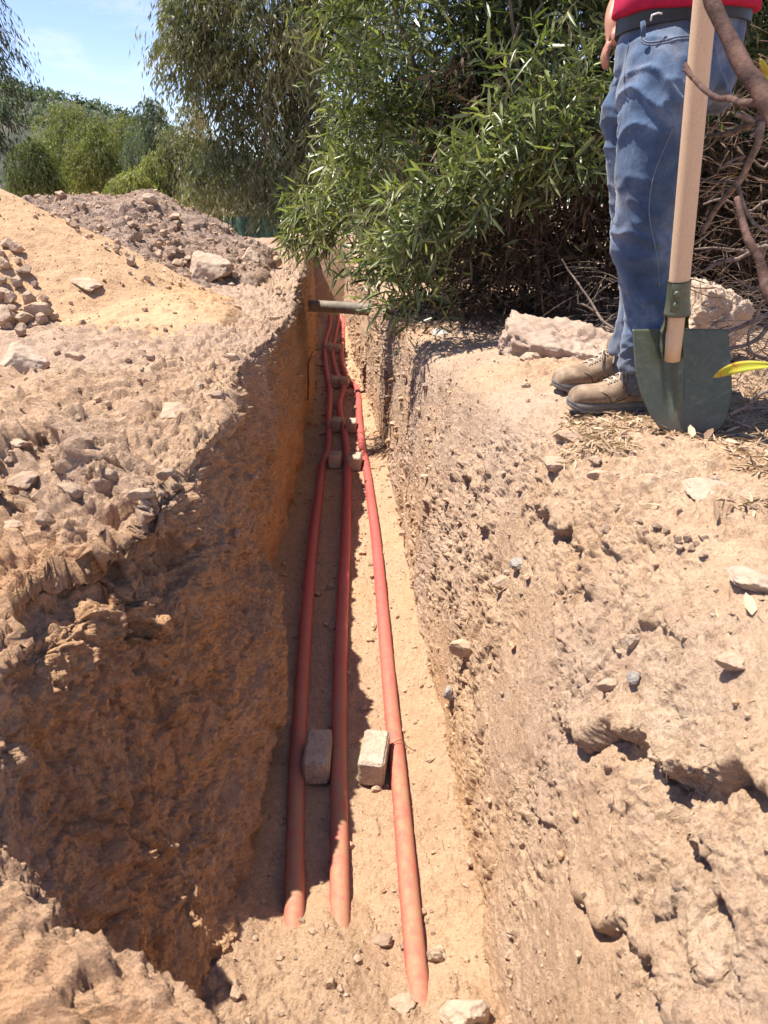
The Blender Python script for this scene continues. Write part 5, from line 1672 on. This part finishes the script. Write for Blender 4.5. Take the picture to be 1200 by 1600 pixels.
tr_l = [
    [((.80, 2.262, .145), .072, .070), ((.80, 2.258, .19), .067, .069), ((.79, 2.25, .28), .074, .076), ((.765, 2.235, .40), .078, .080), ((.735, 2.22, .52), .085, .086), ((.722, 2.205, .64), .088, .092), ((.722, 2.205, .76), .098, .10), ((.735, 2.22, .88), .118, .118), ((.76, 2.26, .96), .13, .12)],
    [((.822, 2.47, .16), .068, .068), ((.818, 2.465, .20), .065, .067), ((.822, 2.45, .28), .068, .074), ((.815, 2.435, .40), .073, .078), ((.785, 2.42, .52), .076, .084), ((.748, 2.41, .66), .078, .09), ((.727, 2.395, .80), .092, .10), ((.738, 2.37, .90), .106, .11), ((.77, 2.33, .97), .12, .12)],
    [((.765, 2.295, .86), .10, .10, -.35), ((.775, 2.30, .92), .158, .130, -.35), ((.785, 2.305, .98), .165, .132, -.35), ((.787, 2.308, 1.03), .160, .128, -.35), ((.787, 2.308, 1.065), .158, .127, -.35), ((.787, 2.308, 1.085), .157, .126, -.35)],
    [((.88, 2.30, .86), .04, .07), ((.90, 2.31, .93), .055, .09), ((.885, 2.31, 1.0), .04, .07)],
]
jeans = fuse('jeans', tr_l, M['denim'], person, 0.006, wrinkle, PO, 3)
# seams, fly and pocket stitching
M['thread'] = plain('pale_thread', (0.16, 0.19, 0.26), 0.8)
from mathutils.bvhtree import BVHTree
jv = [Vector(v.co) + Vector(PO) for v in jeans.data.vertices]
bv = BVHTree.FromPolygons(jv, [p.vertices[:] for p in jeans.data.polygons])
C0 = Vector((0, 0, CZ))


def on_jeans(px, py, off=0.0005):
    d = (at(px, py, d=2.3) - C0).normalized()
    h = bv.ray_cast(C0, d)
    if h[0] is None:
        q = at(px, py, d=2.22); h = bv.find_nearest(q)
    return h[0] + h[1] * off * (1 if h[1].dot(d) < 0 else -1)


def stitch(name, pts, rad, mat, n=30, off=0.001):
    P = spline([(x, y, 0) for x, y in pts], n)
    q = [on_jeans(p[0], p[1], off) - Vector(PO) for p in P]
    return MB().tube(q, rad, 6).build(name, mat, jeans)


stitch('side_seam', [(1066, 150), (1060, 178), (1045, 215), (1030, 250), (1020, 280), (1014, 320), (1016, 350), (1026, 400), (1030, 450)], 0.0012, M['thread'])
stitch('pocket_seam', [(1008, 50), (1004, 60), (1012, 66), (1030, 65), (1060, 58), (1085, 56)], 0.0018, M['thread'])
stitch('pocket_seam', [(1006, 52), (1002, 63), (1012, 70), (1032, 69), (1060, 62), (1085, 60)], 0.0014, M['thread'])
stitch('fly_seam', [(984, 62), (980, 85), (976, 110), (976, 140), (982, 158)], 0.0018, M['denim'])
# belt
def belt_ring(z, extra, h, name, mat):
    cx, cy = .787, 2.308
    mbb = MB(); Vb = []; ns = 72
    for i in range(ns):
        a = i * 2 * math.pi / ns
        lx, ly = (0.158 + extra) * math.cos(a), (0.127 + extra) * math.sin(a)
        ca_, sa_ = math.cos(-.35), math.sin(-.35)
        x, y = cx + lx * ca_ - ly * sa_, cy + lx * sa_ + ly * ca_
        rr_ = 0.004
        ux, uy = (x - cx), (y - cy); l_ = math.hypot(ux, uy); ux /= l_; uy /= l_
        for (o_, z_) in ((-rr_, -h / 2), (rr_, -h / 2), (rr_, h / 2), (-rr_, h / 2)):
            Vb.append((x + ux * o_ - PO[0], y + uy * o_ - PO[1], z + z_ - PO[2] + 0.010 * math.cos(a + 0.5)))
    Fb = [(i * 4 + j, ((i + 1) % ns) * 4 + j, ((i + 1) % ns) * 4 + (j + 1) % 4, i * 4 + (j + 1) % 4) for i in range(ns) for j in range(4)]
    return mbb.add(Vb, Fb).build(name, mat, person, False)


belt_o = belt_ring(1.052, 0.007, 0.036, 'belt', M['belt'])
bq = at(1030, 24, d=2.165) - Vector(PO)
MB().tube([bq + Vector((-.02, .0, -.012)), bq + Vector((-.018, 0, .0)), bq + Vector((-.004, -.002, .004)), bq + Vector((.006, -.001, .003))], 0.0025, 6).build('buckle', M['metal'], belt_o)
for px_ in (1004, 1080):
    a_ = at(px_, 34, d=2.178) - Vector(PO); b_ = at(px_ + 1, 58, d=2.178) - Vector(PO)
    MB().tube([a_, (a_ + b_) / 2 + Vector((0, -.004, 0)), b_], 0.006, 6).build('belt_loop', M['denim'], person)


def shirt_d(co, no):
    return 0.006 * fbm(co * np.array([3, 3, 10.0]), 1.4, 3, 33, ridged=True) + 0.004 * fbm(co, 8, 2, 34)


fuse('shirt', [
    [((.787, 2.30, 1.068), .185, .150, -.35), ((.787, 2.30, 1.11), .180, .150, -.35), ((.79, 2.31, 1.25), .180, .145, -.45), ((.78, 2.31, 1.40), .195, .130, -.6), ((.77, 2.31, 1.50), .12, .10, -.6), ((.768, 2.31, 1.53), .07, .07, -.6)],
    [((.79, 2.20, 1.43), .075, .075), ((.81, 2.11, 1.36), .070, .070), ((.83, 2.05, 1.29), .068, .068)],
    [((.76, 2.43, 1.43), .075, .075), ((.74, 2.51, 1.36), .070, .070), ((.72, 2.56, 1.29), .068, .068)],
], M['shirt'], person, 0.008, shirt_d, PO, 3)

M['sock'] = plain('grey_sock', (0.10, 0.10, 0.11), 0.95, 0.1, 90, 0.3)
for c_ in ((.80, 2.26), (.822, 2.47)):
    MB().tube([Vector((c_[0] - PO[0], c_[1] - PO[1], z_)) for z_ in (.07, .11, .15, .19)], [.047, .046, .047, .05], 20).build('sock', M['sock'], person)

# boots
def boot_mat():
    m, t, b = nodes('dusty_suede')
    O = t.nodes.new('ShaderNodeTexCoord').outputs['Object']
    n1 = noise_n(t, O, 18, 6, 0.65)
    t.links.new(ramp(t, n1, [(0.35, (0.155, 0.10, 0.062)), (0.5, (0.25, 0.17, 0.11)), (0.68, (0.40, 0.30, 0.21))]), b.inputs['Base Color'])
    b.inputs['Roughness'].default_value = 0.9
    bp = t.nodes.new('ShaderNodeBump'); bp.inputs['Strength'].default_value = 0.3; bp.inputs['Distance'].default_value = 0.003
    t.links.new(noise_n(t, O, 90, 5, 0.7), bp.inputs['Height']); t.links.new(bp.outputs[0], b.inputs['Normal'])
    return m


M['suede'] = boot_mat()
M['sole'] = plain('grey_rubber_sole', (0.17, 0.155, 0.135), 0.75, 0.25, 40, 0.2, 0.25)
M['lace'] = plain('dusty_lace', (0.42, 0.36, 0.29), 0.9, 0.1, 60, 0.2)
M['dark_leather'] = plain('dark_eyelet', (0.03, 0.025, 0.02), 0.7)
M['red_tag'] = plain('red_fabric', (0.5, 0.03, 0.03), 0.8)


def boot(toe, heel, z0, lean=0.0):
    toe, heel = Vector(toe), Vector(heel)
    ax = (toe - heel); ax.z = 0; Lb = ax.length; ax.normalize(); sd_ = Vector((-ax.y, ax.x, 0))
    nm = []
    W3 = lambda u, v, z: heel + ax * (u * Lb) + sd_ * v + Vector((0, 0, z0 + z - heel.z))
    po = Vector(PO)
    # upper: slices along the foot
    prof = [(0.02, .030, .10, .115), (0.08, .036, .10, .125), (0.20, .041, .10, .13), (0.32, .043, .10, .125), (0.42, .045, .0, .108), (0.52, .047, .0, .090), (0.62, .050, .0, .077), (0.72, .052, 0, .070), (0.82, .052, 0, .070), (0.90, .048, 0, .067), (0.965, .038, 0, .056), (0.995, .024, 0, .042)]
    V = []; seg = 26
    for (u, w, _, h) in prof:
        h = h * 1.13; w = w * 1.06
        for j in range(seg):
            a = j * 2 * math.pi / seg
            c_, s_ = math.cos(a), math.sin(a)
            v = w * math.copysign(abs(c_) ** 0.75, c_)
            zz = 0.018 + (h - 0.018) * (0.5 + 0.5 * math.copysign(abs(s_) ** 0.8, s_))
            v *= 1 - 0.35 * max(0, (zz - 0.05) / 0.1) * (1 if u > 0.35 else 0.6)
            V.append(W3(u, v, zz))
    n = len(prof)
    Fc = [(i * seg + j, i * seg + (j + 1) % seg, (i + 1) * seg + (j + 1) % seg, (i + 1) * seg + j) for i in range(n - 1) for j in range(seg)]
    V += [W3(0.0, 0, .06), W3(1.0, 0, .028)]
    Fc += [(n * seg, (j + 1) % seg, j) for j in range(seg)] + [(n * seg + 1, (n - 1) * seg + j, (n - 1) * seg + (j + 1) % seg) for j in range(seg)]
    sub = lambda o: (o.modifiers.new('s', 'SUBSURF').__setattr__('levels', 2), setattr(o.modifiers['s'], 'render_levels', 2))
    up = MB().add([v - po for v in V], Fc)
    # ankle collar
    st = [(tuple(W3(0.22, 0, .08) - po), .048 * 1.15, .042, math.atan2(ax.y, ax.x)), (tuple(W3(0.20, 0, .12) - po), .052, .040, math.atan2(ax.y, ax.x)), (tuple(W3(0.185, 0, .168) - po), .056, .047, math.atan2(ax.y, ax.x)), (tuple(W3(0.18, 0, .180) - po), .053, .044, math.atan2(ax.y, ax.x))]
    V2, F2 = rings(dense(st, 8)); up.add(V2, F2)
    o = up.build('boot', M['suede'], person); sub(o)
    # sole with a lip and tread
    out_ = [(0.0, .018), (0.03, .032), (0.12, .041), (0.30, .040), (0.45, .041), (0.60, .049), (0.72, .055), (0.84, .054), (0.92, .046), (0.98, .030), (1.015, .010)]
    oo = spline([(u, w, 0) for u, w in out_], 46)
    loop = [(u, w) for u, w, _ in oo] + [(u, -w) for u, w, _ in oo[::-1]]
    lv = [(0.0, .0, -0.003), (.010, .0, 0.0), (.014, .0, -.0025), (.018, .0, 0.001), (.026, .0, 0.001), (.031, 0, -.002)]
    Vs = []
    for (z, _, e) in lv:
        for (u, w) in loop:
            toe_up = 0.012 * max(0, (u - 0.8) / 0.2) ** 2 if z < 0.02 else 0.006 * max(0, (u - 0.8) / 0.2) ** 2
            tread = 0.0 if z > 0.005 else 0.004 * (math.sin(u * 70) > 0.2)
            sg = 1 if w > 0 else -1
            Vs.append(W3(u + e * 0.5 * (1 if u > .5 else -1), w + e * sg, z + toe_up + tread) - po)
    K = len(loop)
    Fs = [(i * K + j, i * K + (j + 1) % K, (i + 1) * K + (j + 1) % K, (i + 1) * K + j) for i in range(len(lv) - 1) for j in range(K)]
    Fs += [tuple(range(K - 1, -1, -1)), tuple((len(lv) - 1) * K + j for j in range(K))]
    sole = MB(); sole.v = [tuple(v) for v in Vs]; sole.f = Fs
    MBo = sole.build('sole', M['sole'], o, True)
    md = MBo.modifiers.new('e', 'EDGE_SPLIT'); md.split_angle = R(35)
    bvh = BVHTree.FromPolygons([Vector(v) for v in up.v], [f for f in up.f if len(f) > 2])
    def surf(u, v, zt=0.2, off=0.002):
        q = W3(u, v, zt) - po
        h = bvh.ray_cast(q, Vector((0, 0, -1)))
        return (h[0] + Vector((0, 0, off))) if h[0] is not None else W3(u, v, .08) - po
    def surf_side(u, z, sg, off=0.002):
        q = W3(u, 0.2 * sg, z) - po
        h = bvh.ray_cast(q, -sd_ * sg)
        return (h[0] + sd_ * sg * off) if h[0] is not None else W3(u, .045 * sg, z) - po
    # crossing laces
    for i, u in enumerate((0.40, 0.46, 0.52, 0.58)):
        for sg in (-1, 1):
            pts_ = [surf(u + 0.03 * (k / 5) * 1.0, sg * (0.026 - 0.052 * k / 5), off=0.003 + 0.002 * (k in (2, 3))) for k in range(6)]
            MB().tube(pts_, 0.0028, 6).build('lace', M['lace'], o)
    for sg, l_ in ((1, 1.0), (-1, .8)):
        a_ = surf(0.41, 0.0, off=.006)
        # bow loops and ends on the side seen
        s2 = sd_ if sd_.y < 0 else -sd_
        pts_ = [a_, a_ + s2 * .018 + Vector((0, 0, .008)) + ax * .012 * sg, a_ + s2 * .035 + Vector((0, 0, -.012)) + ax * .022 * sg, a_ + s2 * .042 + Vector((0, 0, -.045 * l_)) + ax * .018 * sg]
        MB().tube(spline(pts_, 12), 0.0030, 6).build('lace', M['lace'], o)
    # seam lines and perforations on the side that shows
    ssg = 1 if sd_.y < 0 else -1
    for (pl,) in (([(0.70, .068), (0.64, .060), (0.60, .045), (0.58, .032)],), ([(0.58, .034), (0.45, .045), (0.35, .065), (0.33, .10)],)):
        MB().tube([surf_side(u, z, ssg, 0.0006) for u, z, _ in spline([(u, z, 0) for u, z in pl], 14)], 0.0011, 5).build('seam', M['dark_leather'], o)
    for (u, z) in ((0.50, .050), (0.475, .054), (0.45, .047), (0.52, .044), (0.66, .050), (0.40, .058)):
        q = surf_side(u, z, ssg, 0.0003)
        link('eyelet', mesh_np('eyelet', ICO1[0] * 0.006 + np.array(q), ICO1[1], 3, M['dark_leather'], True), o)
    q = surf_side(0.27, .125, ssg, 0.0015)
    V, Fq = ICO3
    if heel.y > 2.35:
        link('pull_tab', mesh_np('pull_tab', V * np.array([0.016, 0.006, 0.026]) + np.array(q + ax * .012), Fq, 3, M['red_tag'], True), o)


def gz(px, py):
    return pick(px, py)[0]


nt0 = at(887, 636, z=0.012); ft0 = at(864, 606, z=0.012)
boot(nt0, nt0 + Vector((0.292, 0.005, 0)), 0.004)
boot(ft0, ft0 + Vector((0.292, 0.05, 0)), 0.004)

# ------------------------------------------------------------------ dead branches at the right edge
def branch(name, label, segs, mat, cat='branch'):
    """segs: list of (list of (px,py,d), r0, r1)"""
    o0 = at(segs[0][0][0][0], segs[0][0][0][1], d=segs[0][0][0][2])
    root = tag(empty(name, tuple(o0)), label, cat)
    for k, (pl, r0, r1) in enumerate(segs):
        P = [(q if isinstance(q, Vector) else at(q[0], q[1], d=q[2])) - o0 for q in pl]
        n_ = max(12, 5 * len(pl))
        S_ = spline(P, n_)
        S_ += 0.0022 * np.stack([fbm(S_ + q * 9, 30, 2, 5) for q in range(3)], 1)
        rr = np.linspace(r0, r1, n_) * (1 + 0.12 * fbm(S_, 45, 2, 3))
        MB().tube(S_, list(rr), 9).build('branch' if k == 0 else 'twig', mat, root)
    return root


branch('dead_branch', 'thick reddish dead branch slanting down close to the camera at the top right', [
    ([(1085, -70, 1.2), (1112, 0, 1.15), (1150, 82, 1.1), (1178, 130, 1.07), (1215, 185, 1.03), (1260, 260, 1.0), Vector((0.86, 1.02, 0.36)), Vector((1.10, 1.10, -0.04))], 0.0082, 0.0165),
    ([(1195, 160, 1.06), (1165, 160, 1.15), (1140, 156, 1.25), (1112, 148, 1.35), (1085, 124, 1.42), (1072, 100, 1.45)], 0.0055, 0.004),
    ([(1085, 124, 1.42), (1068, 108, 1.43)], 0.004, 0.002),
    ([(1180, 150, 1.08), (1176, 138, 1.09)], 0.005, 0.002),
], M['twig_red'])
branch('dead_branch', 'pale forked dead branch beside the shovel handle', [
    ([Vector((1.75, 2.35, -0.05)), Vector((1.50, 2.25, 0.45)), (1225, 172, 2.2), (1196, 182, 2.2), (1165, 197, 2.25), (1130, 210, 2.3), (1105, 213, 2.35)], 0.016, 0.0045),
    ([(1190, 190, 2.2), (1183, 225, 2.2), (1172, 250, 2.22), (1158, 278, 2.25), (1140, 300, 2.3), (1118, 328, 2.35), (1098, 362, 2.4)], 0.011, 0.007),
    ([(1178, 192, 2.2), (1165, 185, 2.2), (1148, 178, 2.2)], 0.006, 0.006),
    ([(1164, 245, 2.23), (1150, 248, 2.24), (1134, 256, 2.24), (1126, 264, 2.25)], 0.0045, 0.003),
    ([(1160, 256, 2.23), (1143, 258, 2.22), (1125, 264, 2.22)], 0.0035, 0.003),
    ([(1150, 280, 2.26), (1158, 310, 2.24), (1170, 338, 2.22), (1186, 355, 2.2), (1215, 368, 2.2)], 0.006, 0.004),
    ([(1187, 196, 2.2), (1180, 206, 2.18), (1172, 216, 2.16)], 0.003, 0.002),
    ([(1150, 285, 2.3), (1120, 284, 2.4), (1095, 280, 2.5)], 0.004, 0.002),
], M['twig'])
branch('dead_branch', 'reddish blurred branch hanging at the right edge below the forked one', [
    ([(1150, 310, 1.45), (1160, 345, 1.42), (1172, 378, 1.38), (1186, 405, 1.36), (1196, 440, 1.34), (1215, 490, 1.3), Vector((0.86, 1.28, 0.15)), Vector((1.0, 1.25, -0.04))], 0.005, 0.013),
], M['twig_red'])
tw = [
    ([(1100, 424, 2.5), (1120, 412, 2.5), (1150, 405, 2.5), (1210, 390, 2.5)], .005, .006, 'thick pale twig crossing the forked end low on the right'),
    ([(1135, 520, 2.3), (1160, 510, 2.3), (1200, 490, 2.3), (1230, 480, 2.3)], .006, .007, 'pale twig level with the top of the shovel blade'),
    ([(1138, 545, 2.3), (1165, 540, 2.3), (1185, 528, 2.3), (1220, 500, 2.3)], .005, .006, 'pale twig just below the top of the shovel blade'),
    ([(1165, 545, 2.2), (1180, 555, 2.2), (1215, 570, 2.2)], .004, .005, 'short twig above the yellow leaf'),
    ([(1140, 648, 2.05), (1165, 635, 2.05), (1205, 610, 2.05)], .004, .006, 'pale twig right of the shovel blade near the ground'),
    ([(1136, 680, 2.0), (1170, 682, 2.0), (1220, 688, 2.0)], .004, .005, 'twig lying on the litter right of the blade tip'),
    ([(1152, 438, 2.4), (1172, 450, 2.4), (1205, 462, 2.4)], .004, .005, 'red brown twig over the boulder at the right edge'),
    ([(1098, 320, 2.6), (1130, 312, 2.6), (1170, 330, 2.6), (1210, 322, 2.6)], .003, .004, 'thin twig behind the forked branch'),
    ([(1085, 390, 2.6), (1120, 388, 2.6), (1165, 392, 2.6), (1210, 384, 2.6)], .003, .004, 'thin level twig beside the knee'),
    ([(1086, 400, 2.6), (1105, 392, 2.6), (1118, 388, 2.6)], .003, .002, 'little forked twig beside the knee'),
    ([(1175, 250, 2.5), (1192, 262, 2.5), (1215, 268, 2.5)], .003, .004, 'thin twig at the right edge above the forked branch'),
    ([(1178, 560, 2.2), (1168, 530, 2.2), (1180, 500, 2.2), (1200, 470, 2.2)], .003, .0045, 'thin rising twig above the yellow leaf'),
]
for pl, r0, r1, lb in tw:
    e_ = at(*pl[-1][:2], d=pl[-1][2]) if pl[-1][0] > pl[0][0] else at(*pl[0][:2], d=pl[0][2])
    far_ = Vector((e_.x + 0.18, e_.y + 0.05, e_.z * 0.55)); gnd_ = Vector((e_.x + 0.34, e_.y + 0.08, -0.06))
    pl = list(pl) + [far_, gnd_] if pl[-1][0] >= 1200 else pl
    branch('dry_twig', lb, [(pl, r0, r1 * (1.5 if len(pl) > 4 else 1))], M['twig'], 'twig')
branch('dry_twig', 'forked bare twig rising from the slab in the dark under the shrub', [
    ([(968, 520, 3.3), (940, 500, 3.35), (928, 480, 3.4), (905, 445, 3.45), (890, 425, 3.5), (878, 405, 3.5)], .007, .003),
    ([(928, 486, 3.4), (915, 478, 3.4), (902, 474, 3.4)], .005, .003),
    ([(967, 521, 3.3), (955, 516, 3.3), (941, 511, 3.3)], .005, .005),
    ([(903, 474, 3.4), (902, 455, 3.4)], .003, .002),
], M['twig'], 'twig')

# more tangled twigs, too fine to name one by one
r = np.random.default_rng(9)
mb = MB()
for i in range(230):
    x, y = r.uniform(1040, 1260), r.uniform(60, 640)
    d_ = r.uniform(2.5, 4.0)
    a = r.normal(0.1, 0.6) + (math.pi if r.random() < .5 else 0)
    L_ = r.uniform(40, 130)
    pts_ = [at(x, y, d=d_)]
    for k in range(4):
        a += r.normal(0, 0.35); x += math.cos(a) * L_ / 4; y -= math.sin(a) * L_ / 4
        pts_.append(at(x, y, d=d_ + r.uniform(-.1, .1)))
    if min(p.z for p in pts_) < -0.05: continue
    mb.tube(spline(pts_, 9), list(np.linspace(r.uniform(.0014, .003), .0008, 9)), 5)
tag(mb.build('twig_tangle', M['twig_dark']), 'fine tangle of dead twigs behind the shovel handle', 'twigs', kind='stuff')

# yellow leaves close to the camera
def curved_leaf(name, pl, w, mat, label, stalk=(0.80, 1.03, 0.44)):
    P = spline([at(*q) for q in pl], 16)
    c = P.mean(0)
    T = np.gradient(P, axis=0); T = unit(T)
    view = unit(P - np.array([0, 0, CZ]))
    s = unit(np.cross(T, view))
    prof = np.sin(np.linspace(0.02, math.pi - 0.02, 16)) ** 0.7
    V = []
    for i in range(16):
        for k in (-1, -0.5, 0, 0.5, 1):
            V.append(P[i] + s[i] * w * prof[i] * k + view[i] * (0.25 * w * (1 - abs(k))) - c)
    Fc = [(i * 5 + j, i * 5 + j + 1, (i + 1) * 5 + j + 1, (i + 1) * 5 + j) for i in range(15) for j in range(4)]
    o = MB().add(V, Fc).build(name, mat); o.location = c
    e1 = at(*pl[-1][:2], d=pl[-1][2]); e2 = Vector(stalk)
    MB().tube(spline([e1 - Vector(c), (e1 + e2) / 2 - Vector(c) + Vector((0, 0, 0.02)), e2 - Vector(c)], 8), 0.0022, 6).build('stalk', M['twig_red'], o)
    sl = o.modifiers.new('t', 'SOLIDIFY'); sl.thickness = 0.0006
    return tag(o, label, 'leaf')


m, t, b = nodes('yellowing_leaf')
O = t.nodes.new('ShaderNodeTexCoord').outputs['Object']
t.links.new(ramp(t, noise_n(t, O, 45, 4, 0.6), [(0.35, (0.30, 0.11, 0.02)), (0.47, (0.55, 0.42, 0.03)), (0.62, (0.45, 0.48, 0.04))]), b.inputs['Base Color'])
b.inputs['Roughness'].default_value = 0.45
M['yleaf'] = m
curved_leaf('yellow_leaf', [(1114, 590, 1.15), (1140, 578, 1.1), (1170, 572, 1.08), (1215, 570, 1.05)], 0.0085, M['yleaf'], 'yellow leaf with a brown tip close to the camera beside the blade')
curved_leaf('yellow_leaf', [(1188, 92, 1.1), (1194, 110, 1.1), (1202, 128, 1.1), (1215, 145, 1.1)], 0.006, M['yleaf'], 'yellow green leaf at the top right edge by the thick branch', tuple(at(1240, 215, d=1.02)))
